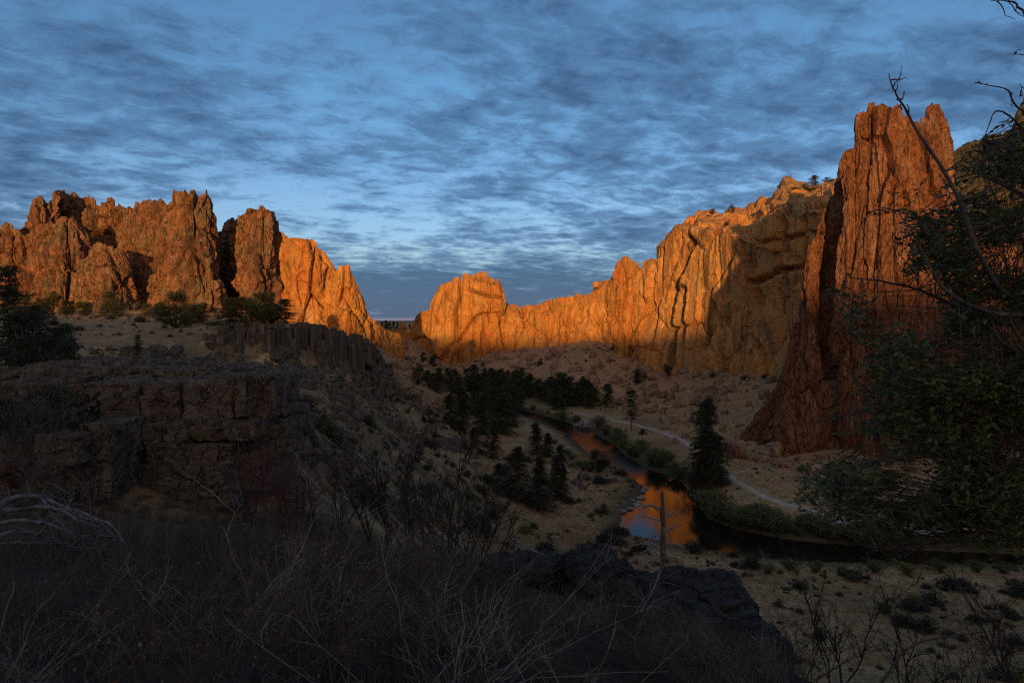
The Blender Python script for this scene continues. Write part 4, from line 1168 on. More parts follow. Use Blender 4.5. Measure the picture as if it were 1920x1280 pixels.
def juniper(seed, wide=.42, lobes=16, n=260, csize=.03, base=.08):
    r = np.random.default_rng(seed)
    tb = Bag()
    C = []
    for k in range(lobes):
        z = base + .12 + (0.84 - base) * r.random()
        rad = wide * np.sqrt(max(.05, 1 - ((z - .42) / .62) ** 2)) * r.random() ** .5 * .8
        a = r.uniform(0, 6.283)
        C.append([np.cos(a) * rad, np.sin(a) * rad, z])
    C = np.array(C)
    zz = np.linspace(0, 1, 4)
    bp = np.stack([np.c_[C[:, 0] * q ** 1.3, C[:, 1] * q ** 1.3, -.02 + (C[:, 2] + .02) * q] for q in zz], 1)
    tv, tf = tubes(bp, np.outer(np.full(lobes, .012), [1.6, 1, .6, .25]), 4)
    tb.add(tv, tf)
    pts, sz = [], []
    for c in C:
        m = n // 8
        lr = r.uniform(.10, .19)
        d = rdir(m, r) * lr * r.uniform(.55, 1.1, (m, 1)) * np.array([1, 1, .95])
        pts.append(c + d); sz.append(np.full(m, csize) * r.uniform(.6, 1.3, m))
    pts = np.concatenate(pts); pts[:, 2] = np.maximum(pts[:, 2], base * .6)
    V, Fc = tri_clumps(pts, np.concatenate(sz), 8, r, .8, .35)
    return tb.mesh('trunk'), mesh_np('crown', V, Fc)

def ground_hit(px, py, ymin, ymax):
    """where the sight line through a photo pixel meets the ground"""
    a = np.linspace(ymin, ymax, 700); x = (px - CX) / F * a
    z = height(x, a)
    d = HY - F * z / a - py
    k = np.nonzero(d[:-1] * d[1:] <= 0)[0]
    k = int(k[0]) if len(k) else int(np.argmin(np.abs(d)))
    return np.array([x[k], a[k], z[k]])

def proto(name, meshes, mats, label, cat):
    t = thing(name, label, cat, (0, 0, 0))
    obj('trunk', meshes[0], mats[0], t); obj('crown', meshes[1], mats[1], t)
    return t
class Kind:
    """copies of a set of tree prototypes; the first placing uses the prototype itself"""
    def __init__(s, name, makers, mats, cat):
        s.pro = [proto(name, m, mats, '', cat) for m in makers]
        s.used = [False] * len(s.pro); s.k = 0
    def put(s, loc, h, label, group=None, wide=1.0, which=None, tilt=0.03):
        i = s.k % len(s.pro) if which is None else which
        s.k += 1
        tl = (random.uniform(-tilt, tilt), random.uniform(-tilt, tilt))
        rz = random.uniform(0, 6.28)
        sc = (h * wide, h * wide, h)
        if not s.used[i]:
            s.used[i] = True
            o = s.pro[i]
            o.location = [float(v) for v in loc]; o.rotation_euler = (*tl, rz); o.scale = sc; o['label'] = label
            if group: o['group'] = group
            return o
        return copy_tree(s.pro[i], loc, rz, sc, label, group, tl)
    def clean(s):
        for u, p_ in zip(s.used, s.pro):
            if not u:
                for c in list(p_.children): bpy.data.objects.remove(c)
                bpy.data.objects.remove(p_)

PINE = Kind('pine_tree', [conifer(510 + k, 150, .34 + .05 * (k % 3), .05, 6, 6, .034, .45 + .1 * (k % 3)) for k in range(5)], (M['bark'], M['needle']), 'pine tree')
FIR = Kind('pine_tree', [conifer(530 + k, 260, .36 + .03 * k, .05, 7, 7, .026, .48 + .06 * (k % 3)) for k in range(4)], (M['bark'], M['needle_big']), 'pine tree')
JUN = Kind('juniper_tree', [juniper(550 + k, .40 + .05 * (k % 3), 20, 360, .034) for k in range(3)] + [conifer(555 + k, 150, .42 + .06 * k, .04, 6, 8, .036, .42, droop=.0) for k in range(3)], (M['bark'], M['juniper']), 'juniper')
JUND = Kind('juniper_tree', [juniper(560 + k, .45 + .05 * (k % 3), 22, 420, .024, .04) for k in range(4)], (M['bark'], M['juniper_dark']), 'juniper')

# grove along the far bend of the river
G = 'conifers of the grove at the river bend'
zg = [(430, 700, 790), (480, 690, 830), (540, 690, 800), (570, 700, 830), (640, 690, 785), (690, 670, 800), (745, 690, 820), (790, 690, 830), (830, 700, 830), (870, 700, 825), (920, 700, 850), (960, 690, 840), (1005, 720, 835),
      (1055, 750, 860), (1115, 740, 880), (1175, 720, 920), (1235, 740, 890), (1300, 740, 900), (1365, 800, 905),
      (560, 770, 900), (610, 790, 930), (665, 760, 870), (720, 850, 1000), (790, 800, 1000), (850, 830, 1060), (890, 780, 960), (935, 800, 935), (1030, 760, 850), (1085, 770, 870), (1145, 750, 890), (1205, 760, 900), (1268, 770, 905), (1335, 760, 900), (770, 740, 860), (850, 720, 850), (900, 740, 880), (980, 740, 850), (505, 730, 820), (600, 740, 840), (1330, 820, 915), (455, 720, 810), (655, 730, 830), (710, 720, 840), (815, 740, 870), (880, 760, 900), (945, 760, 890), (1000, 770, 860), (1060, 790, 870), (1150, 800, 900), (1220, 810, 905), (760, 780, 920), (830, 800, 960), (905, 830, 960), (640, 830, 950), (690, 820, 950)]
for a, t, b in zg:
    px, pt, pb = 660 + a / 3, 460 + t / 3, 460 + b / 3
    q = ground_hit(px, pb, 215, 460)
    PINE.put(q - np.array([0, 0, .3]), (pb - pt) / F * q[1] * 1.04, 'dark conifer packed in the grove at the river bend', G, random.uniform(.95, 1.5))
for lab, px, pt, pb, kd, w in [('lone dark conifer standing just right of the grove', 1140, 720, 763, PINE, 1.2), ('small conifer in front of the grove by the path', 1054, 752, 772, PINE, 1.3), ('short conifer beside the bank shrubs below the grove', 1038, 741, 768, PINE, 1.1),
                               ('round juniper on the talus under the orange cliff, left one', 795, 662, 680, JUND, 1.0), ('round juniper on the talus under the orange cliff, right one', 815, 665, 688, JUND, .9), ('dark leaning juniper left of the grove', 783, 684, 722, JUND, .9),
                               ('small juniper below the gap saddle', 724, 635, 652, JUND, 1.0), ('tiny juniper midway on the talus', 1014, 672, 684, JUND, 1.0), ('small juniper at the foot of the streaked wall', 1252, 684, 706, JUND, .9), ('dark juniper on the talus left of the streaked wall foot', 1195, 692, 720, JUND, 1.0),
                               ('dark juniper low on the bank beside the path bend', 1205, 802, 814, JUND, 1.5)]:
    q = ground_hit(px, pb, 230, 470)
    kd.put(q - np.array([0, 0, .2]), (pb - pt) / F * q[1] * 1.05, lab, None, w)
# near-bank trees
for lab, px, pt, pb, kd, w in [('pointed dark conifer nearest the upper river on the near bank', 1006, 793, 853, FIR, .9), ('conifer leaning behind the pointed one on the near bank', 1026, 811, 857, FIR, 1.0), ('short conifer at the right of the near-bank clump', 1051, 833, 868, FIR, 1.1),
                               ('tall narrow conifer in the middle of the near-bank slope', 969, 838, 938, FIR, .75), ('broad dark conifer at the front of the near bank', 1013, 857, 957, FIR, .85), ('conifer behind the broad front one on the near bank', 1041, 856, 934, FIR, .8),
                               ('conifer squeezed right of the broad front one', 1056, 868, 938, FIR, .6), ('scruffy conifer left of the tall narrow one', 934, 868, 925, FIR, .9), ('spreading juniper beside the riffle', 1122, 845, 886, JUND, 1.25),
                               ('bushy conifer at the base of the left slope by the river', 868, 745, 812, FIR, .9), ('tall conifer overlapping the upper river on the left slope', 905, 742, 815, FIR, .85), ('conifer leaning over the upper river bend', 938, 735, 808, FIR, .9), ('dark conifer below the grove on the left slope', 842, 742, 800, FIR, .9), ('conifer at the water on the left of the upper bend', 962, 748, 800, FIR, .9),
                               ('slender conifer lower on the left slope', 925, 790, 862, FIR, .6), ('small conifer on the left slope above the clump', 890, 800, 850, FIR, .8)]:
    q = ground_hit(px, pb, 120, 330)
    kd.put(q - np.array([0, 0, .2]), (pb - pt) / F * q[1] * 1.03, lab, 'trees on the near bank', w)
# big pines across the river
q = ground_hit(1322, 905, 130, 230); FIR.put(q, (905 - 749) / F * q[1], 'tallest dark pine on the far bank beside the path', None, .72, 0)
q2 = ground_hit(1343, 912, 130, 230); FIR.put(q2, (912 - 815) / F * q2[1], 'bushy pine at the right foot of the tallest one', None, 1.05, 1)
q2 = ground_hit(1318, 912, 130, 230); FIR.put(q2, (912 - 812) / F * q2[1], 'dark pine at the left foot of the tallest one', None, .85, 2)
PON = Kind('pine_tree', [conifer(571, 70, .30, .28, 4, 7, .034, .45, gap=0.4, droop=.1)], (M['bark_red'], M['needle_big']), 'pine tree')
q = ground_hit(1183, 807, 200, 300); PON.put(q, (807 - 731) / F * q[1], 'ponderosa with a bare reddish trunk beside the path', None, .95)
# junipers on the plateau before the left towers
GJ = 'junipers on the plateau'
zj = [(250, 600, 680), (320, 630, 682), (410, 625, 690), (520, 598, 690), (565, 625, 690), (700, 640, 692), (760, 640, 695), (830, 615, 742), (900, 635, 722), (960, 645, 722), (1085, 630, 742), (1150, 625, 733), (1190, 635, 722), (1245, 608, 722), (1290, 635, 720), (1350, 630, 705), (180, 620, 682), (120, 610, 690)]
labs = ['juniper at the left end of the plateau row', 'small juniper left of the round dark plateau juniper', 'round dark juniper in the plateau row', 'wide juniper before the short tan buttress', 'low juniper joined to the wide one before the buttress', 'low juniper under the dark gully', 'orange-lit juniper right of the dark gully',
        'darkest tall juniper on the plateau before the tallest tower', 'juniper right of the darkest plateau one', 'low juniper under the right edge of the tallest tower', 'golden rounded juniper under the dark cleft', 'golden juniper right of the cleft', 'narrow juniper before the square-topped tower', 'tallest pointed juniper near the plateau end', 'low juniper beside the tallest pointed one', 'rounded juniper at the right end of the plateau row', 'juniper on the plateau right of the dark left tree', 'juniper on the plateau just behind the dark left tree']
for (a, t, b), lab in zip(zj, labs):
    px, pt, pb = a / 2.526, 320 + t / 2.526, 320 + b / 2.526
    x, Y, z = ground_hit(px, pb, 150, 325)
    h = (HY - pt) / F * Y - z
    JUN.put((x, Y, z - .3), max(h * 1.3, 4.5), lab, GJ, random.uniform(1.05, 1.4))
# skyline trees
for lab, px, pt, pb, Y, kd, w in [('tree on the skyline left of the red pinnacle', 1527, 329, 352, 342, PINE, 1.7), ('bushy tree on the skyline touching the red pinnacle', 1552, 334, 350, 338, JUND, 1.5), ('tiny tree on the skyline above the streaked wall', 1373, 384, 397, 392, JUND, 1.0), ('tiny shrub on the skyline at the left end of the wall top', 1335, 391, 400, 386, JUND, 1.2),
                                  ('juniper on the slope under the skyline rocks', 1488, 352, 372, 345, JUND, 1.0), ('second juniper on the slope under the skyline rocks', 1512, 350, 368, 346, JUND, .9), ('lone shrub on the bright ledge of the wall', 1363, 415, 434, 370, JUND, .8)]:
    a = P(px, pb, Y)
    kd.put(a - np.array([0, 0, .8]), (pb - pt) / F * Y + .8, lab, None, w)
for k, (px, pt, Y) in enumerate([(716, 603, 640), (723, 600, 650), (731, 603, 640), (738, 602, 660), (745, 604, 640), (752, 604, 660), (760, 605, 650), (768, 606, 650), (727, 605, 620)]):
    x = (px - CX) / F * Y; z = H1(x, Y)[0]
    PINE.put((x, Y, z - .5), (HY - pt) / F * Y - z + .5, 'small dark tree in the row far behind the gap', 'trees far behind the gap', 1.0)
# dark trees at the left edge
BIGJ = Kind('juniper_tree', [conifer(581, 210, .34, .04, 6, 8, .020, .40, droop=.05), conifer(582, 230, .40, .02, 6, 8, .022, .35, droop=.0)], (M['bark'], M['juniper_dark']), 'juniper')
for lab, px, pt, pb, Y, kd, w, wh in [('tall dark juniper at the left edge against the lit cliff', 18, 500, 690, 62, BIGJ, .9, 0), ('dense dark juniper mass at the left edge under the plateau', 50, 585, 705, 56, JUND, 1.5, 0), ('dark juniper spreading right of the left edge tree', 100, 610, 700, 60, JUND, 1.1, 1),
                                      ('second dark juniper rising behind the left edge tree', 60, 572, 690, 66, BIGJ, .9, 1), ('green juniper with a short trunk above the outcrop', 118, 636, 700, 48, JUND, 1.0, 2), ('slender juniper with a bare stem on the slope above the outcrop', 258, 628, 712, 50, BIGJ, .55, 0),
                                      ('low dark juniper sprawling over the left outcrop', 105, 722, 830, 27.5, JUND, 1.55, 3), ('dark juniper half out of the frame beside the outcrop', -10, 735, 830, 28.5, JUND, 1.1, 1)]:
    q = P(px, pb, Y)
    kd.put(q, (pb - pt) / F * Y, lab, None, w, wh)
for k_ in (PINE, FIR, JUN, JUND, PON, BIGJ): k_.clean()

# bare little trees on the plateau
def bare_tree(seed, n1=9, n2=60, h=1.0, spread=.35, rad=.018):
    r = np.random.default_rng(seed)
    b = Bag()
    t = np.linspace(0, 1, 6)
    tr = np.c_[np.cumsum(r.normal(size=6) * .02), np.cumsum(r.normal(size=6) * .02), t * .8 * h]
    v, f = tubes(tr[None], (rad * (1 - .75 * t))[None], 5); b.add(v, f)
    s = r.uniform(.3, 1, n1); az = r.uniform(0, 6.28, n1); L = spread * r.uniform(.6, 1.2, n1)
    p0 = np.c_[np.interp(s, t, tr[:, 0]), np.interp(s, t, tr[:, 1]), np.interp(s, t, tr[:, 2])]
    q = np.linspace(0, 1, 5)
    B1 = np.stack([p0 + np.c_[np.cos(az) * L * u, np.sin(az) * L * u, L * (.9 * u + .2 * u * u)] + r.normal(size=(n1, 3)) * .012 for u in q], 1)
    v, f = tubes(B1, np.outer(np.full(n1, rad * .45), 1 - .75 * q), 4); b.add(v, f)
    i = r.integers(0, n1, n2); u = r.uniform(.25, 1, n2)
    k0 = np.minimum((u * 4).astype(int), 3); fr = (u * 4 - k0)[:, None]
    p0 = B1[i, k0] * (1 - fr) + B1[i, k0 + 1] * fr
    d = rdir(n2, r); d[:, 2] = np.abs(d[:, 2]) * .9 + .15; L = spread * .5 * r.uniform(.4, 1.1, n2)[:, None]
    B2 = np.stack([p0 + d * L * u2 + r.normal(size=(n2, 3)) * .006 for u2 in np.linspace(0, 1, 4)], 1)
    v, f = tubes(B2, np.outer(np.full(n2, rad * .2), [1, .8, .6, .3]), 3); b.add(v, f)
    return b.mesh('bare_tree')
for lab, px, pt, pb in [('bare pale tree before the tan buttress on the plateau', 254, 568, 598), ('bare thin tree under the tall tower', 405, 575, 603), ('leafless dark tree near the plateau end', 575, 575, 612), ('bare shrub tree between the plateau junipers', 372, 580, 602)]:
    x, Y, z = ground_hit(px, pb, 150, 325)
    tag(obj('bare_tree', bare_tree(int(px)), M['deadwood'], loc=(x, Y, z - .2), scale=(HY - pt) / F * Y - z), lab, 'bare tree')

# dead snag before the bright pool
SNY = 62.0
sg = thing('dead_snag', 'dead pine snag with broken bare branches in front of the river pool', 'dead tree', P(1243, 1100, SNY))
hS = (1100 - 917) / F * SNY
r = np.random.default_rng(77)
zz = np.linspace(0, 1, 14)
tr = np.c_[np.interp(zz, [0, .5, 1], [0, .02, -.02]) * hS * .3, zz * 0, zz * hS] + np.c_[r.normal(size=(14, 2)) * .035, zz * 0]
v, f = tubes(tr[None], (np.interp(zz, [0, .3, .8, .93, 1], [.29, .26, .20, .17, .05]) * (1 + .12 * r.normal(size=14)))[None], 9)
obj('trunk', mesh_np('trunk', v, f), simple_mat('snag_bark', (.15, .075, .045), (.09, .07, .06), 1.4, bump=.8, bdist=.12), sg)
for lv, az, L, dr in [(.80, 3.3, 2.6, -.05), (.78, 3.0, 1.9, .10), (.66, 3.2, 3.3, .0), (.70, 0.3, 1.6, .25), (.55, 0.1, 1.5, .25), (.52, 3.5, 2.2, -.45), (.42, 0.2, 2.7, -.55), (.40, 3.1, 3.0, -.12), (.36, 2.9, 2.8, -.6), (.30, -.2, 2.9, -.7), (.26, 3.3, 3.0, -.55),
                      (.20, .3, 2.6, -.6), (.16, 3.0, 2.7, -.55), (.12, .1, 2.4, -.3), (.10, 3.4, 2.2, -.35), (.47, 1.4, 1.6, -.2), (.60, 4.6, 1.5, -.1), (.34, 4.9, 2.0, -.4), (.22, 1.7, 2.2, -.4), (.74, 1.2, 1.2, .1)]:
    q = np.linspace(0, 1, 7)
    kink = r.normal(size=(7, 3)) * .07 * q[:, None]
    bp = np.c_[np.cos(az) * L * q, np.sin(az) * L * q, lv * hS + L * (.18 * np.sin(q * 2.4) + dr * q * q)] + kink
    b = Bag(); v, f = tubes(bp[None], (.11 * (1 - .7 * q))[None], 5); b.add(v, f)
    for _ in range(8):
        i = r.integers(2, 6); d = rdir(1, r)[0]; d[2] -= .3; l2 = r.uniform(.4, 1.3)
        tw = bp[i] + np.outer(np.linspace(0, 1, 4), d * l2) + r.normal(size=(4, 3)) * .03
        tw[0] = bp[i]
        v, f = tubes(tw[None], (.04 * np.array([1, .8, .6, .3]))[None], 3); b.add(v, f)
    obj('branch', b.mesh('branch'), M['deadwood'], sg)
for lab, px, pt, pb, Y in [('thin dead pole tree on the near bank above the right flat', 1428, 1034, 1095, 95), ('slim dead conifer left of the near-bank clump', 880, 800, 850, 160), ('thin dead tree beside the tall narrow conifer', 905, 855, 905, 140), ('short burnt stump on the near bank', 981, 812, 828, 190)]:
    q = ground_hit(px, pb, Y * .7, Y * 1.4)
    tag(obj('bare_tree', bare_tree(int(px) + 5, 16, 60, 1.2, .16, .014), M['deadwood'], loc=q, scale=(pb - pt) / F * q[1]), lab, 'bare tree')
# ------------------------------------------------------------------ scrub, grass, bank shrubs
def tuft(seed, n=42, h=1.0, spread=.5, wid=.05, lean=.5):
    """unit tuft of narrow blades"""
    r = np.random.default_rng(seed)
    az = r.uniform(0, 6.283, n); l = r.uniform(.55, 1, n) * h; ln = r.random(n) * lean
    b = np.c_[r.normal(size=n), r.normal(size=n), np.zeros(n)] * spread * .28
    d = np.c_[np.cos(az) * ln, np.sin(az) * ln, np.ones(n)]; d /= np.linalg.norm(d, axis=1, keepdims=True)
    s = np.c_[-np.sin(az), np.cos(az), np.zeros(n)] * (wid * r.uniform(.6, 1.3, n))[:, None]
    V = np.stack([b - s, b + s, b + d * l[:, None] + np.c_[np.cos(az) * ln * .25, np.sin(az) * ln * .25, -ln * .15] * h], 1).reshape(-1, 3)
    return V, np.arange(n * 3).reshape(-1, 3)
def bush(seed, n=230, wide=.6, size=.13):
    """unit dome of small leaves on short stems"""
    r = np.random.default_rng(seed)
    d = rdir(n, r); d[:, 2] = np.abs(d[:, 2])
    lump = 1 + .35 * vnoise(d * 2.2 + seed, seed)
    c = d * np.array([wide, wide, .95]) * (r.random((n, 1)) ** .4) * lump[:, None]
    V, Fc = tri_clumps(c, size, 4, r, .9, .55)
    b = Bag(); b.add(V, Fc)
    k = 14
    dd = d[:k] * np.array([wide, wide, .9]) * .8
    v, f = tubes(np.stack([dd * 0, dd * .5 + [0, 0, .05], dd], 1), np.outer(np.full(k, .02), [1, .7, .4]), 3)
    b.add(v, f)
    return b.mesh('sagebrush')
def bag_of(Vu, Fu, pts, sizes, r, vary=.25):
    n = len(pts); th = r.uniform(0, 6.28, n); c, s = np.cos(th)[:, None], np.sin(th)[:, None]
    V = np.stack([Vu[None, :, 0] * c - Vu[None, :, 1] * s, Vu[None, :, 0] * s + Vu[None, :, 1] * c, np.broadcast_to(Vu[None, :, 2], (n, len(Vu)))], -1)
    V = V * (sizes[:, None, None] * r.uniform(1 - vary, 1 + vary, (n, 1, 3))) + pts[:, None, :]
    return V.reshape(-1, 3), (Fu[None] + (np.arange(n) * len(Vu))[:, None, None]).reshape(-1, Fu.shape[1])
def mesh_arrays(me):
    V = np.zeros(len(me.vertices) * 3, np.float32); me.vertices.foreach_get('co', V)
    q = [tuple(p.vertices) for p in me.polygons]
    t = []
    for p_ in q:
        t.append(p_[:3])
        if len(p_) == 4: t.append((p_[0], p_[2], p_[3]))
    return V.reshape(-1, 3), np.array(t)
SAGE = [bush(600 + k, 240, .55 + .1 * (k % 3)) for k in range(6)]
for me in SAGE: me.materials.append(M['sage'] )
RAB = [SAGE[0].copy(), SAGE[3].copy()]
for me in RAB: me.materials[0] = M['rabbitbrush']
rs = np.random.default_rng(8)
flats = np.r_[scatter(1500, 930, 1960, 1000, 1290, 55, 130, pathfree, 21), scatter(700, 900, 1200, 840, 1060, 95, 200, pathfree, 22), scatter(260, 1330, 1960, 860, 1010, 130, 215, pathfree, 23),
              scatter(900, 540, 930, 690, 1010, 40, 230, pathfree, 24), scatter(620, 60, 680, 588, 640, 130, 320, lambda X, Y, Z: Z > -4, 25), scatter(700, 760, 1480, 660, 860, 220, 450, pathfree, 26)]
fs = np.minimum(.32 + rs.pareto(2.0, len(flats)) * .36, 1.9) * np.interp(flats[:, 1], [50, 120, 250, 450], [1.15, 1.3, 1.3, 1.6])
clump = fbm(flats * [1, 1, 0] / 7.0, 3, 91) > rs.uniform(-.2, .3, len(flats))
flats, fs = flats[clump], fs[clump]
app = fs / flats[:, 1]; order = np.argsort(-app)
GS = 'sagebrush dotted over the slopes and flats'
for n_, k in enumerate(order[:300]):
    x, y, z = flats[k]
    yel = rs.random() < .12
    where = ('on the grassy flat at the lower right' if y < 130 and x > 5 else 'on the near bank left of the river' if y < 205 and x > -12 else 'on the far bank beside the path' if x > 20 and y < 230 else 'on the rocky left slope' if x < 0 and y < 240 else 'on the talus under the cliffs')
    o = obj('rabbitbrush' if yel else 'sagebrush', (RAB if yel else SAGE)[k % (2 if yel else 6)], None, loc=(x, y, z - .05), rotz=float(rs.uniform(0, 6)), scale=(float(fs[k]) * 1.1, float(fs[k]) * 1.1, float(fs[k]) * .8))
    tag(o, ('yellowish rabbitbrush tuft ' if yel else 'low grey sagebrush ') + where, 'shrub', GS)
b = Bag()
for j in range(3):
    Vu, Fu = mesh_arrays(bush(640 + j, 60, .6, .17))
    sel = order[300:][j::3]
    v, f = bag_of(Vu, Fu, flats[sel] - [0, 0, .05], fs[sel], rs); b.add(v, f)
tag(obj('ground_scrub', b.mesh('ground_scrub'), M['sage']), 'low scrub too dense to count on slopes and flats', 'scrub', kind='stuff')
# dry bunch grass
b = Bag()
for sd_, (n, win, dep) in enumerate([(5200, (900, 1960, 1000, 1300), (50, 130)), (3600, (880, 1220, 830, 1070), (90, 205)), (1300, (1330, 1960, 840, 1010), (130, 225)), (2600, (520, 940, 680, 1020), (32, 230)), (1600, (60, 660, 588, 645), (125, 325))]):
    pts = scatter(n, *win, *dep, pathfree, 40 + sd_)
    Vu, Fu = tuft(650 + sd_, 16, 1.0, 1.3, .06, .8)
    v, f = bag_of(Vu, Fu, pts, rs.uniform(.3, .75, len(pts)) * np.interp(pts[:, 1], [50, 200, 300], [.8, 1.1, 1.5]), rs); b.add(v, f)
tag(obj('dry_grass', b.mesh('dry_grass'), M['dry_grass']), 'dry tan bunch grass over the banks and plateau', 'grass', kind='stuff')

# willows and reeds along the far bank
def willow(seed, n=520):
    r = np.random.default_rng(seed)
    st = 46
    az = r.uniform(0, 6.283, st); ln = r.random(st) ** .7 * .75
    tip = np.c_[np.cos(az) * ln, np.sin(az) * ln, 1.0 - .45 * ln ** 2 + r.normal(size=st) * .06]
    b = Bag()
    q = np.linspace(0, 1, 4)
    PT = np.stack([np.c_[tip[:, 0] * u ** 1.3, tip[:, 1] * u ** 1.3, tip[:, 2] * u] for u in q], 1)
    v, f = tubes(PT, np.outer(np.full(st, .012), [1, .8, .5, .2]), 3); b.add(v, f)
    i = r.integers(0, st, n); u = r.uniform(.25, 1.05, n)
    C = np.c_[tip[i, 0] * u ** 1.3, tip[i, 1] * u ** 1.3, tip[i, 2] * u] + r.normal(size=(n, 3)) * .05
    V, Fc = tri_clumps(C, .07, 4, r, 1.0, .9)
    return b.mesh('stems'), mesh_np('leaves', V, Fc)
WP = []
for k in range(4):
    t = thing('willow_shrub', '', 'shrub', (0, 0, 0))
    a_, c_ = willow(660 + k)
    obj('stems', a_, M['twig'], t); obj('leaves', c_, M['willow'], t)
    WP.append(t)
wcount = 0
def put_willow(x, y, s, label, group='willow shrubs along the far bank', sz=1.0):
    global wcount
    k = wcount % 4; z = H1(x, y)[0] - .1
    if wcount < 4:
        o = WP[k]; o.location = (x, y, float(z)); o.scale = (s, s, s * sz); o['label'] = label; o['group'] = group
    else:
        o = copy_tree(WP[k], (x, y, z), random.uniform(0, 6.28), (s, s, s * sz), label, group)
    wcount += 1
    return o
far_px = [(1060, 790, 2.6), (1072, 791, 2.2), (1085, 790, 2.0), (1122, 806, 3.0), (1150, 824, 3.0), (1160, 832, 3.4), (1172, 842, 3.2), (1186, 852, 3.4), (1200, 860, 3.4), (1214, 868, 3.2), (1228, 874, 3.2), (1244, 880, 3.0), (1262, 888, 3.0), (1280, 896, 2.8), (1298, 906, 2.6),
          (1324, 940, 2.6), (1332, 958, 2.8), (1346, 972, 2.8), (1364, 980, 2.8), (1384, 986, 2.8), (1406, 990, 2.8), (1430, 994, 2.8), (1454, 998, 2.8), (1480, 1002, 2.8), (1506, 1006, 2.8), (1534, 1009, 2.6), (1562, 1012, 2.6), (1592, 1015, 2.6), (1624, 1018, 2.6), (1660, 1020, 2.6), (1700, 1022, 2.4), (1745, 1024, 2.6), (1795, 1026, 2.6), (1850, 1027, 2.6), (1900, 1028, 2.6)]
far_px += [(1330, 930, 2.4), (1400, 978, 2.6), (1440, 986, 2.6), (1470, 992, 2.4), (1520, 996, 2.4), (1550, 1000, 2.4), (1166, 824, 2.6), (1208, 850, 2.6), (1236, 864, 2.4), (1270, 880, 2.2), (1136, 818, 2.2), (1580, 1003, 2.2), (1620, 1006, 2.2), (1350, 962, 2.6), (1372, 970, 2.6), (1424, 980, 2.4), (1500, 992, 2.2), (1352, 950, 2.0), (1380, 962, 2.2), (1416, 972, 2.2), (1450, 980, 2.2), (1490, 986, 2.0), (1176, 830, 2.2), (1195, 842, 2.2), (1222, 856, 2.2), (1250, 868, 2.0), (1000, 770, 2.2), (1020, 776, 2.2), (1040, 782, 2.2)]
for px, py, s in far_px:
    px += random.uniform(-9, 9); py += random.uniform(-5, 1); s *= random.choice([.55, .8, 1.0, 1.15, 1.4])
    q = ground_hit(px, py, 110, 320)
    lab = ('green willow on the far bank above the riffle' if px < 1310 and px > 1090 else 'green willow fringe on the far bank by the dark water at right' if px >= 1310 else 'yellowish willow at the upper river bend below the grove')
    put_willow(q[0], q[1], s * 1.35, lab, sz=.72)
q = ground_hit(1136, 812, 200, 300)
ow = put_willow(q[0], q[1], 3.2, 'rust orange shrub among the green willows on the far bank', None)
for c in ow.children:
    if c.name.startswith('leaves'):
        c.data = c.data.copy(); c.data.materials[0] = M['willow_orange']
for px, py, s in [(1040, 832, 2.2), (1028, 822, 2.0), (1052, 842, 2.2), (1068, 855, 2.4), (1012, 812, 2.0), (1090, 876, 2.2), (1096, 880, 2.4), (1106, 884, 2.0), (1072, 862, 2.2), (1084, 872, 2.2), (1062, 850, 2.0), (1190, 893, 1.6), (1170, 890, 1.6), (1120, 962, 1.6), (1108, 970, 1.4), (1132, 952, 1.4)]:
    q = ground_hit(px, py, 110, 230); put_willow(q[0], q[1], s, 'low green bush on the near bank at the water edge', 'near-bank waterside bushes', .7)
for px, py, s in [(1440, 1075, 2.0), (1480, 1068, 2.4), (1530, 1072, 2.2), (1580, 1078, 2.0), (1640, 1072, 2.4), (1700, 1076, 2.0), (1760, 1070, 2.4), (1830, 1072, 2.4), (1880, 1074, 2.2), (1600, 1090, 1.6), (1660, 1150, 1.9)]:
    q = ground_hit(px, py, 80, 125); put_willow(q[0], q[1], s, 'dark waterside bush on the near bank at lower right', 'near-bank waterside bushes', .75)
for k, (px, py) in enumerate([(1108, 966), (1118, 958), (1126, 968), (1112, 976)]):
    q = ground_hit(px, py, 110, 180)
    tag(obj('rabbitbrush', RAB[k % 2], None, loc=q, scale=.7), 'bright yellow rabbitbrush beside the pale shore stones', 'shrub', 'yellow shrubs by the shore')
q = P(383, 822, 28.6)
tag(obj('rabbitbrush', RAB[0], None, loc=q, scale=.22), 'small yellow tuft growing from a ledge of the outcrop', 'shrub')
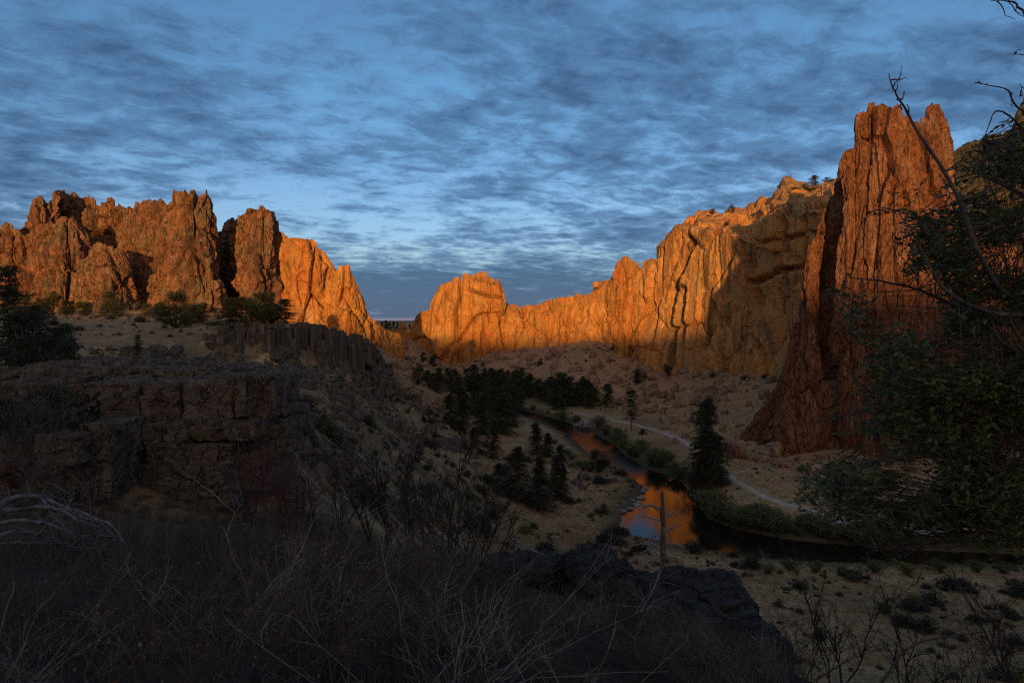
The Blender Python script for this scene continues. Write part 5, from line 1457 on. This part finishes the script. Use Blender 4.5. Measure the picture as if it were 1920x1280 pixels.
# ------------------------------------------------------------------ near thicket
def shrub(seed, n0=26, h=1.6, spread=.5, n1=7, n2=4, rad=.006, curve=.35, leafn=0, leaf=.03):
    """leafless shrub: stems, side twigs and fine twigs -> (stem mesh, leaf mesh or None)"""
    r = np.random.default_rng(seed)
    b = Bag()
    def paths(p0, d, L, k, bend, wob):
        q = np.linspace(0, 1, k)[None, :, None]
        side = rdir(len(p0), r); side[:, 2] *= .5
        W = np.cumsum(r.normal(size=(len(p0), k, 3)) * wob, axis=1) * L[:, None, None]
        W[:, 0] = 0
        return p0[:, None, :] + d[:, None, :] * L[:, None, None] * q + side[:, None, :] * (bend * L)[:, None, None] * q ** 2 + W
    az = r.uniform(0, 6.283, n0); tl = r.random(n0) ** .8 * spread * 1.6
    d = np.c_[np.cos(az) * tl, np.sin(az) * tl, np.ones(n0)]; d /= np.linalg.norm(d, axis=1, keepdims=True)
    p0 = np.c_[r.normal(size=(n0, 2)) * spread * .25, np.full(n0, -.15)]
    L0 = h * r.uniform(.6, 1.1, n0)
    A = paths(p0, d, L0, 8, np.full(n0, curve), .022)
    v, f = tubes(A, np.outer(rad * r.uniform(.6, 1.3, n0), np.linspace(1, .3, 8)), 4); b.add(v, f)
    def sub(A, n, lk, spreadk):
        m = len(A)
        i = np.repeat(np.arange(m), n); u = r.uniform(.25, .98, m * n) * (A.shape[1] - 1)
        k0 = np.minimum(u.astype(int), A.shape[1] - 2); fr = (u - k0)[:, None]
        p = A[i, k0] * (1 - fr) + A[i, k0 + 1] * fr
        t = A[i, k0 + 1] - A[i, k0]; t /= np.linalg.norm(t, axis=1, keepdims=True) + 1e-9
        dd = t + rdir(m * n, r) * spreadk; dd[:, 2] += .12; dd /= np.linalg.norm(dd, axis=1, keepdims=True)
        LL = lk * r.uniform(.35, 1.1, m * n)
        return p, dd, LL
    p, dd, LL = sub(A, n1, h * .38, .65)
    B = paths(p, dd, LL, 5, np.full(len(p), curve * .8), .03)
    v, f = tubes(B, np.outer(rad * .48 * r.uniform(.6, 1.2, len(B)), np.linspace(1, .35, 5)), 3); b.add(v, f)
    if n2:
        p, dd, LL = sub(B, n2, h * .17, .8)
        Cc = paths(p, dd, LL, 3, np.full(len(p), curve * .6), .03)
        v, f = tubes(Cc, np.outer(np.full(len(Cc), rad * .30), [1, .8, .5]), 3); b.add(v, f)
    else:
        Cc = B
    lm = None
    if leafn:
        k = r.integers(0, len(Cc), leafn)
        c = Cc[k, r.integers(1, Cc.shape[1], leafn)]
        v, f = leafcards(c, rdir(leafn, r), rdir(leafn, r), leaf * r.uniform(.6, 1.2, leafn), leaf * .6 * r.uniform(.7, 1.2, leafn))
        lm = mesh_np('leaves', v, f)
    return b.mesh('stems'), lm

def near_ground(px, py, ymin=1.5, ymax=40):
    return ground_hit(px, py, ymin, ymax)
def make_shrub(label, loc, parts, mats, rotz=0., scale=1., group=None, name='bare_shrub'):
    t = thing(name, label, 'shrub', loc, rotz, scale, group)
    obj('stems', parts[0], mats[0], t)
    if parts[1] is not None: obj('leaves', parts[1], mats[1], t)
    return t
SH = [shrub(700, 22, 1.5, .65, 6, 3, .0085, .6, 110, .042), shrub(701, 18, 1.3, .8, 6, 3, .008, .7, 90, .042), shrub(702, 24, 1.7, .5, 6, 3, .008, .5, 130, .042), shrub(703, 12, 1.2, .95, 5, 2, .008, .9, 0), shrub(704, 14, 1.6, .7, 5, 2, .0085, .7, 40, .042)]
GT = 'leafless shrubs of the foreground thicket'
tw = [M['twig'], M['twig_red'], M['twig'], M['twig_pale'], M['twig_pale']]
rt_ = np.random.default_rng(31)
SH += [shrub(705, 16, 1.5, .6, 5, 2, .013, .5, 60, .06), shrub(706, 13, 1.4, .8, 5, 1, .013, .7, 40, .06)]
tw += [M['twig'], M['twig_pale']]
protos = []
spots = []
for row, (Y0, n, x0, x1) in enumerate([(3.0, 9, -150, 1500), (3.9, 10, -150, 1450), (5.0, 11, -100, 1350), (6.3, 11, 150, 1250), (7.8, 11, 200, 1150), (9.6, 10, 330, 1050), (11.5, 8, 420, 960)]):
    for k in range(n):
        px = x0 + (x1 - x0) * (k + rt_.uniform(.1, .9)) / n
        Y = Y0 * rt_.uniform(.9, 1.12)
        spots.append((px, Y, row))
for i, (px, Y, row) in enumerate(spots):
    x = (px - CX) / F * Y; z = H1(x, Y)[0]
    j = int(rt_.integers(0, 5)) if row < 3 else (5 if rt_.random() < .7 else 6)
    if row >= 3 and rt_.random() < .3: continue
    # keep the crowns below the tops that the photograph shows
    lim = np.interp(px, [-200, 200, 400, 520, 700, 900, 1000, 1200, 1500], [1060, 1030, 985, 950, 960, 980, 1090, 1140, 1190]) + rt_.uniform(0, 70)
    hmax = (HY - lim) / F * Y - z
    sc = float(np.clip(hmax / 1.45, .28, 1.15) * rt_.uniform(.85, 1.05))
    side = 'at the lower left' if px < 500 else 'at the bottom centre' if px < 1000 else 'in front of the dark boulders'
    depth = 'closest to the viewer' if row < 2 else 'in the middle of the thicket' if row < 5 else 'at the back of the thicket'
    nth = ['first', 'second', 'third', 'fourth', 'fifth', 'sixth', 'seventh', 'eighth', 'ninth', 'tenth', 'eleventh'][[q_[2] for q_ in spots[:i]].count(row)]
    rown = ['front', 'second', 'third', 'fourth', 'fifth', 'sixth', 'rearmost'][row]
    lab = 'tangled leafless shrub, %s from the left in the %s row of the foreground thicket' % (nth, rown)
    if j not in [q[0] for q in protos]:
        protos.append((j, make_shrub(lab, (x, Y, z), SH[j], (tw[j], M['leaf_yellow']), rt_.uniform(0, 6), sc, GT)))
    else:
        copy_tree(dict(protos)[j], (x, Y, z), float(rt_.uniform(0, 6)), sc, lab, GT)

# distinct shrubs and saplings
RED = shrub(720, 34, 2.2, .5, 9, 5, .009, .3, 900, .06)
q = P(545, 985, 19); make_shrub('big dark red-leaved bush right of the outcrop', q - [0, 0, .3], RED, (M['twig_red'], M['leaf_red']), 0, 1.25, name='red_shrub')
TALL = [shrub(730 + k, 4, 2.6, .30, 9, 3, .030, .20, 50, .06) for k in range(3)]
for k, (lab, px, pt, pb, Y, sc) in enumerate([('tall bare sapling with fine twigs in the middle of the slope view', 725, 800, 1010, 13, 1), ('tall bare sapling with red leaves left of the dead snag', 845, 850, 1060, 12, 1), ('thin bare sapling between the two tall saplings', 790, 850, 1030, 14, 1), ('bare sapling leaning right of the tall ones', 905, 900, 1060, 14, 1),
                                               ('bare sapling on the slope above the red bush', 640, 860, 1000, 17, 1), ('thin leafless sapling beside the outcrop foot', 460, 880, 1000, 16, 1), ('dark upright shrub left of the tallest bare sapling', 690, 830, 1020, 15, 1), ('dark upright shrub right of the tallest bare sapling', 760, 830, 1030, 13, 1), ('bushy bare sapling left of the red-leaved one', 820, 880, 1060, 11, 1), ('bushy bare sapling right of the red-leaved one', 875, 880, 1070, 12, 1), ('leafless upright shrub above the left thicket', 590, 900, 1040, 15, 1), ('thin upright shrub at the right end of the bare saplings', 930, 930, 1070, 13, 1)]):
    base = P(px, pb, Y)
    make_shrub(lab, base, TALL[k % 3], (M['twig_dark'], M['leaf_red'] if k in (1, 3) else M['leaf_yellow']), k * 1.1, (pb - pt) / F * Y / 2.6, 'bare saplings in the middle distance', 'bare_sapling')
for k, (lab, px, pt, pb, Y) in enumerate([('bare twiggy bush at the left edge above the dead limbs', 30, 690, 850, 22), ('sparse bare bush at the left edge before the outcrop', 60, 800, 960, 16), ('bare shrub with a dark stem low at right of the boulders', 1575, 1080, 1300, 7), ('thin bare shrub at the bottom right corner', 1840, 1130, 1340, 5),
                                          ('leafless shrub at the bottom edge under the leafy tree', 1700, 1140, 1340, 6), ('small bare shrub behind the biggest boulder', 1490, 1130, 1290, 9), ('bare bush in the lower right beside the corner shrub', 1900, 1090, 1330, 5.5), ('low twiggy shrub before the biggest boulder', 1420, 1180, 1330, 5)]):
    base = P(px, pb, Y)
    make_shrub(lab, base, (TALL[k % 3] if k in (2, 4, 6) else SH[(k + 2) % 5]) if k > 1 else SH[2], (M['twig_dark'] if k in (2, 4, 6) else tw[0], M['leaf_yellow']), k * .9, (pb - pt) / F * Y / (2.6 if k in (2, 4, 6) else 1.5), 'bare shrubs at the edges', 'bare_shrub')

# long arching pale canes
def cane(label, pts, Y, rad, parent=None, mat='twig_pale', name='cane'):
    Q = np.array([P(a, b, Y + (c[0] if c else 0)) for a, b, *c in pts])
    n = 24
    t = np.linspace(0, 1, len(Q)); s = np.linspace(0, 1, n)
    m = np.gradient(Q, t, axis=0)
    k = np.clip(np.searchsorted(t, s) - 1, 0, len(t) - 2); h = (t[k + 1] - t[k])[:, None]; u = (s - t[k])[:, None] / h
    R = ((2 * u ** 3 - 3 * u ** 2 + 1) * Q[k] + (u ** 3 - 2 * u ** 2 + u) * h * m[k] + (-2 * u ** 3 + 3 * u ** 2) * Q[k + 1] + (u ** 3 - u ** 2) * h * m[k + 1])
    wob = np.cumsum(rt_.normal(size=(n, 3)), 0) * .0012 * Y * .3
    v, f = tubes((R + wob)[None], np.linspace(rad, rad * .35, n)[None], 6)
    o = obj(name, mesh_np(name, v, f, True), M[mat], parent)
    if parent is None: tag(o, label, 'branch', 'arching canes')
    return R
cane('long pale cane arching before the outcrop', [(440, 960), (400, 925), (350, 890), (310, 862)], 12, .011)
cane('short pale cane crossing the outcrop cracks', [(455, 940), (440, 900), (445, 850), (440, 820)], 12, .008)
cane('long pale cane curving over the dark boulders', [(1260, 1285), (1200, 1210), (1150, 1165), (1100, 1140)], 6, .006)
cane('thick grey cane lying across the bottom centre', [(1160, 1290), (1110, 1240), (1070, 1210), (1040, 1180)], 5, .007)
cane('thin cane bending right at the bottom right', [(1380, 1290), (1360, 1220), (1335, 1175), (1315, 1150)], 6, .005)
cane('bare cane sweeping across the lower right', [(1640, 1300), (1700, 1215), (1780, 1190), (1860, 1180)], 6, .012, mat='twig')
cane('pale cane rising at the right bottom edge', [(1920, 1200), (1880, 1150), (1850, 1100), (1820, 1065)], 6, .007)
cane('thin cane rising at the lower left edge', [(0, 1195), (12, 1150), (28, 1110), (32, 1085)], 4, .005)
# dead limbs at the left edge
dl_ = thing('dead_limbs', 'smooth grey dead limbs arching low at the left edge', 'dead branches', P(110, 1060, 9))
base = P(110, 1060, 9)
for k, (pts, rad) in enumerate([([(-20, 965), (30, 932), (75, 928), (120, 948), (160, 968), (200, 985), (226, 1010)], .050), ([(-20, 950), (50, 951), (110, 953), (170, 972), (215, 994), (228, 1018)], .045), ([(-20, 986), (40, 980), (100, 988), (150, 1000), (195, 1012)], .040),
                                 ([(-20, 1005), (40, 1003), (90, 1012), (140, 1020)], .038), ([(30, 935), (60, 960), (95, 985), (100, 1018)], .024), ([(75, 930), (95, 965), (130, 1000), (160, 1022)], .024), ([(110, 955), (160, 975), (190, 1000)], .022), ([(-10, 1020), (60, 1024), (130, 1026), (180, 1030)], .03),
                                 ([(20, 985), (60, 1000), (85, 1020)], .02), ([(120, 950), (135, 925), (142, 905)], .014), ([(60, 930), (55, 912), (62, 902)], .011), ([(0, 960), (20, 945), (15, 915)], .014), ([(165, 975), (167, 945), (160, 915), (140, 885)], .014)]):
    Q = np.array([P(a, b, 9 + .5 * math.sin(k * 1.7 + i * .6)) for i, (a, b) in enumerate(pts)]) - base
    s = np.linspace(0, len(Q) - 1, 30); i0 = np.minimum(s.astype(int), len(Q) - 2); u = (s - i0)[:, None]
    m = np.gradient(Q, axis=0)
    R = ((2 * u ** 3 - 3 * u ** 2 + 1) * Q[i0] + (u ** 3 - 2 * u ** 2 + u) * m[i0] + (-2 * u ** 3 + 3 * u ** 2) * Q[i0 + 1] + (u ** 3 - u ** 2) * m[i0 + 1])
    bg_ = Bag()
    v, f = tubes((R + np.cumsum(rt_.normal(size=(30, 3)) * .008, 0))[None], (np.linspace(rad * .8, rad * .22, 30) * (1 + .12 * rt_.normal(size=30)))[None], 8); bg_.add(v, f)
    for _ in range(9):
        i = int(rt_.integers(5, 28)); d = rdir(1, rt_)[0]; d[1] *= .4; ll = rt_.uniform(.10, .5)
        tw_ = R[i] + np.outer(np.linspace(0, 1, 5), d * ll) + np.cumsum(rt_.normal(size=(5, 3)) * .012, 0); tw_[0] = R[i]
        v, f = tubes(tw_[None], np.linspace(rad * .28, rad * .1, 5)[None], 4); bg_.add(v, f)
    obj('branch', bg_.mesh('branch', True), M['deadwood_blue'], dl_)
# grass among the shrubs
b = Bag()
for n, win, dep, hh, wd in [(1300, (-50, 600, 930, 1080), (9, 29), .6, .016), (700, (350, 900, 930, 1100), (9, 30), .6, .016), (420, (-100, 1500, 1010, 1500), (2.6, 9), .42, .005)]:
    pts = scatter(n, *win, *dep, None, int(n + 7))
    Vu, Fu = tuft(int(n), 22, 1.0, .8, wd, .8)
    v, f = bag_of(Vu, Fu, pts, rt_.uniform(.5, 1.2, len(pts)) * hh, rt_); b.add(v, f)
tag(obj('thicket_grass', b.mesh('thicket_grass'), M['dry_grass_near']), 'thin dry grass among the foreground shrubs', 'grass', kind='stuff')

# ------------------------------------------------------------------ leafy tree at the right edge
TB = P(2080, 1500, 6.5)
tree = thing('leafy_tree', 'dark leafy tree with grey bent limbs filling the right edge', 'tree', TB)
def limb(pts, r0, r1, name='branch', mat='deadwood', n=40, sides=8):
    Q = np.array([P(a, b, y) for a, b, y in pts]) - TB
    s = np.linspace(0, len(Q) - 1, n); i0 = np.minimum(s.astype(int), len(Q) - 2); u = (s - i0)[:, None]
    m = np.gradient(Q, axis=0)
    R = ((2 * u ** 3 - 3 * u ** 2 + 1) * Q[i0] + (u ** 3 - 2 * u ** 2 + u) * m[i0] + (-2 * u ** 3 + 3 * u ** 2) * Q[i0 + 1] + (u ** 3 - u ** 2) * m[i0 + 1])
    R = R + np.cumsum(rt_.normal(size=(n, 3)) * .0022, 0)
    v, f = tubes(R[None], (np.linspace(r0, r1, n) * (1 + .06 * rt_.normal(size=n)))[None], sides)
    return R, v, f
limbs = []
def add_limb(pts, r0, r1, twigs=6, tl=.25, mat='twig'):
    R, v, f = limb(pts, r0, r1)
    b = Bag(); b.add(v, f)
    for _ in range(twigs):
        i = int(rt_.integers(8, 39)); d = rdir(1, rt_)[0]; d[1] *= .5; ll = rt_.uniform(.25, 1) * tl
        q = R[i] + np.outer(np.linspace(0, 1, 6), d * ll) + np.cumsum(rt_.normal(size=(6, 3)) * .012, 0); q[0] = R[i]
        v, f = tubes(q[None], np.linspace(.006, .002, 6)[None], 4); b.add(v, f)
    obj('branch', b.mesh('branch', True), M[mat], tree)
    limbs.append(R)
v0 = limb([(2080, 1500, 6.5), (2060, 1150, 6.5), (2010, 850, 6.4), (1990, 640, 6.2), (2000, 400, 6.2), (1990, 200, 6.0), (1996, 60, 6.0), (1984, -80, 6.0), (1990, -190, 6.1)], .11, .005)
obj('trunk', mesh_np('trunk', v0[1], v0[2], True), M['deadwood'], tree); TR = v0[0]
add_limb([(1996, 640, 6.2), (1925, 580, 5.4), (1870, 537, 5.0), (1833, 470, 4.8), (1803, 390, 4.8), (1764, 312, 4.8), (1722, 250, 4.8), (1694, 200, 4.8), (1672, 168, 4.8), (1664, 138, 4.8)], .024, .003, 14, .2, 'limb')
add_limb([(1994, 600, 6.2), (1920, 590, 5.3), (1860, 584, 5.0), (1800, 560, 4.9), (1762, 522, 4.9), (1735, 470, 4.9), (1715, 430, 4.9), (1690, 395, 5.0)], .022, .004, 8, .25, 'limb')
add_limb([(1995, 700, 6.3), (1900, 655, 5.9), (1830, 600, 5.7), (1740, 550, 5.5), (1660, 530, 5.4), (1590, 520, 5.4)], .026, .003, 8, .3)
add_limb([(1998, 760, 6.3), (1900, 720, 5.8), (1810, 690, 5.6), (1720, 660, 5.4), (1640, 630, 5.4), (1580, 615, 5.3)], .026, .003, 8, .3)
add_limb([(2005, 840, 6.3), (1900, 800, 5.8), (1800, 770, 5.5), (1700, 760, 5.3), (1600, 770, 5.2), (1530, 785, 5.2)], .026, .003, 8, .3)
add_limb([(2010, 900, 6.3), (1900, 870, 5.8), (1800, 850, 5.5), (1680, 850, 5.2), (1580, 870, 5.1), (1505, 880, 5.1)], .026, .003, 8, .3)
add_limb([(2020, 960, 6.3), (1900, 930, 5.8), (1800, 930, 5.5), (1700, 950, 5.3), (1600, 960, 5.2), (1530, 965, 5.2)], .024, .003, 8, .3)
add_limb([(2000, 400, 6.2), (1940, 380, 6.4), (1880, 350, 6.5), (1830, 330, 6.6), (1790, 310, 6.6)], .024, .003, 6, .25)
add_limb([(2000, 480, 6.2), (1920, 450, 6.4), (1850, 430, 6.5), (1780, 420, 6.5), (1700, 400, 6.5), (1640, 385, 6.5)], .024, .003, 6, .25)
add_limb([(1995, 330, 6.2), (1940, 280, 6.0), (1900, 225, 5.9), (1865, 205, 5.9), (1840, 260, 5.9)], .016, .003, 3, .2)
add_limb([(2030, 1020, 6.3), (1900, 990, 5.8), (1800, 1000, 5.5), (1720, 1020, 5.3), (1640, 1030, 5.3)], .02, .003, 8, .3)
add_limb([(2040, 1080, 6.3), (1930, 1010, 5.6), (1890, 950, 5.4), (1870, 880, 5.3), (1855, 860, 5.3)], .012, .004, 5, .25)
for a_ in ([(1996, 620, 6.2), (2060, 560, 6.4), (2150, 500, 6.5), (2280, 440, 6.6)], [(2000, 760, 6.3), (2080, 720, 6.2), (2200, 690, 6.2), (2360, 660, 6.2)], [(2010, 880, 6.4), (2100, 850, 6.6), (2220, 840, 6.8), (2350, 850, 6.9)], [(1998, 430, 6.2), (2060, 370, 6.3), (2150, 320, 6.4), (2240, 290, 6.4)]):
    add_limb(a_, .026, .003, 8, .3)
# leafless tips against the sky
add_limb([(1990, 90, 6.0), (1940, 40, 5.6), (1910, 15, 5.5), (1895, 5, 5.5), (1880, 4, 5.5), (1853, 6, 5.5)], .012, .003, 6, .22)
add_limb([(1996, 260, 6.1), (1930, 215, 5.7), (1900, 195, 5.6), (1885, 168, 5.5), (1862, 160, 5.5), (1825, 152, 5.5)], .010, .003, 3, .12)
add_limb([(1990, 110, 6.0), (1930, 104, 5.6), (1905, 104, 5.5), (1886, 101, 5.5)], .006, .002, 1, .1)
# leafy twigs grow from the limbs inside the crown
crown_poly = np.array([(1795, 300), (1830, 262), (1870, 230), (1920, 215), (2100, 180), (2100, 1080), (1920, 1040), (1830, 1030), (1770, 1050), (1700, 1062), (1640, 1030), (1570, 1005), (1520, 985), (1488, 930), (1492, 860), (1520, 800), (1560, 745), (1600, 700), (1590, 655), (1560, 600), (1562, 545), (1600, 500), (1630, 455), (1640, 400), (1690, 368), (1740, 372), (1775, 350)], float)
rl = np.random.default_rng(41)
NT_ = 4400
pxs = rl.uniform(1485, 2000, NT_ * 6); pys = rl.uniform(185, 1080, NT_ * 6); dps = rl.uniform(4.9, 7.0, NT_ * 6)
ins = poly_sd(pxs, pys, crown_poly)
# thin near the outline, dense inside; ragged gaps
gapn = fbm(np.c_[pxs / 75., pys / 60., dps * 0], 3, 61)
pr = sstep(8, -95, ins) * .9 + .10 * (ins < 6)
pr = pr * (gapn > np.interp(pys, [300, 650, 760], [.0, -.05, -.22])) * np.interp(pys, [200, 420, 600, 700, 1100], [.9, .75, .75, 1, 1])
ok = rl.random(len(pxs)) < pr
pxs, pys, dps = pxs[ok][:NT_], pys[ok][:NT_], dps[ok][:NT_]
rr2 = np.random.default_rng(43)
ax_ = rr2.uniform(0, 6.283, 2000); ar_ = rr2.random(2000) ** .5
px2, py2 = 2190 + 260 * ar_ * np.cos(ax_), 640 + 430 * ar_ * np.sin(ax_)
k2 = (px2 > 1985) & (fbm(np.c_[px2 / 75., py2 / 60., px2 * 0], 3, 61) > -.2)
pxs, pys, dps = np.r_[pxs, px2[k2]], np.r_[pys, py2[k2]], np.r_[dps, rr2.uniform(5.4, 7.4, int(k2.sum()))]
tip = np.stack([(pxs - CX) / F * dps, dps, (HY - pys) / F * dps], -1) - TB
nt = len(tip)
d = np.c_[rl.normal(size=nt) * .5 - .75, rl.normal(size=nt) * .45, rl.normal(size=nt) * .45 - .05]; d /= np.linalg.norm(d, axis=1, keepdims=True)
Lt = rl.uniform(.12, .34, nt)
q = np.linspace(0, 1, 5)
sag = rl.normal(size=(nt, 3)) * .05
PT = np.stack([tip - d * Lt[:, None] * (1 - u) + sag * (u * (1 - u))  for u in q], 1)
bt = Bag(); v, f = tubes(PT, np.outer(np.full(nt, .0026), [1, .9, .75, .6, .4]), 3); bt.add(v, f)
# connect twig roots to the nearest limb
LP = np.concatenate(limbs[:16] + [TR])
root = PT[:, 0]
dist = ((root[:, None, :] - LP[None, ::3, :]) ** 2).sum(-1); near_i = dist.argmin(1)
sel = rl.random(nt) < .45
a0 = LP[::3][near_i][sel]; b0 = root[sel]
mid = (a0 + b0) / 2 + rl.normal(size=a0.shape) * .05
CN = np.stack([a0, a0 * .45 + mid * .55, mid * .5 + b0 * .5, b0], 1)
v, f = tubes(CN, np.outer(np.full(len(CN), .004), [1.1, .9, .7, .6]), 3); bt.add(v, f)
obj('twigs', bt.mesh('twigs'), M['twig'], tree)
nl = 9
u = np.tile(np.linspace(.12, 1.0, nl), nt) + rl.normal(size=nt * nl) * .03
ti = np.repeat(np.arange(nt), nl)
k0 = np.clip((u * 4).astype(int), 0, 3); fr = (np.clip(u, 0, 1.05) * 4 - k0)[:, None]
c = PT[ti, k0] * (1 - fr) + PT[ti, k0 + 1] * fr
dd = d[ti]; sd_ = np.cross(dd, [0, 0, 1.0]); sd_ /= np.linalg.norm(sd_, axis=1, keepdims=True) + 1e-9
alt = np.where(np.arange(nt * nl) % 2 == 0, 1, -1)[:, None]
ld = dd * .75 + sd_ * alt * .7 + rl.normal(size=c.shape) * .3 - [0, 0, .15]; ld /= np.linalg.norm(ld, axis=1, keepdims=True)
ln_ = np.array([0, 0, 1.0]) + rl.normal(size=c.shape) * .55; ln_ -= ld * (ln_ * ld).sum(1, keepdims=True); ln_ /= np.linalg.norm(ln_, axis=1, keepdims=True)
LL = rl.uniform(.040, .070, len(c)); WW = LL * rl.uniform(.40, .54, len(c))
cam_d_ = np.linalg.norm(c + TB, axis=1)
front = np.argsort(cam_d_ - 1e3 * ((poly_sd(CX + F * (c[:, 0] + TB[0]) / (c[:, 1] + TB[1]), HY - F * (c[:, 2] + TB[2]) / (c[:, 1] + TB[1]), crown_poly) > -60) & (c[:, 0] + TB[0] < 4.2)))
single = front[:300]; mass = np.setdiff1d(np.arange(len(c)), single)
v, f = leafcards(c[mass], ld[mass], ln_[mass], LL[mass], WW[mass])
lm = obj('leaves', mesh_np('leaves', v, f), M['tree_leaf'], tree); lm['kind'] = 'stuff'
vu, fu = leafcards(np.zeros((1, 3)), np.array([[0, 1.0, 0]]), np.array([[0, 0, 1.0]]), [1.0], [.42])
leaf_me = mesh_np('leaf', vu, fu); leaf_me.materials.append(M['tree_leaf'])
from mathutils import Matrix
for k in single:
    y_, z_ = ld[k], ln_[k]; x_ = np.cross(y_, z_)
    o = obj('leaf', leaf_me, None, tree)
    s_ = LL[k]
    o.matrix_local = Matrix(((x_[0] * s_, y_[0] * s_, z_[0] * s_, c[k][0]), (x_[1] * s_, y_[1] * s_, z_[1] * s_, c[k][1]), (x_[2] * s_, y_[2] * s_, z_[2] * s_, c[k][2]), (0, 0, 0, 1)))
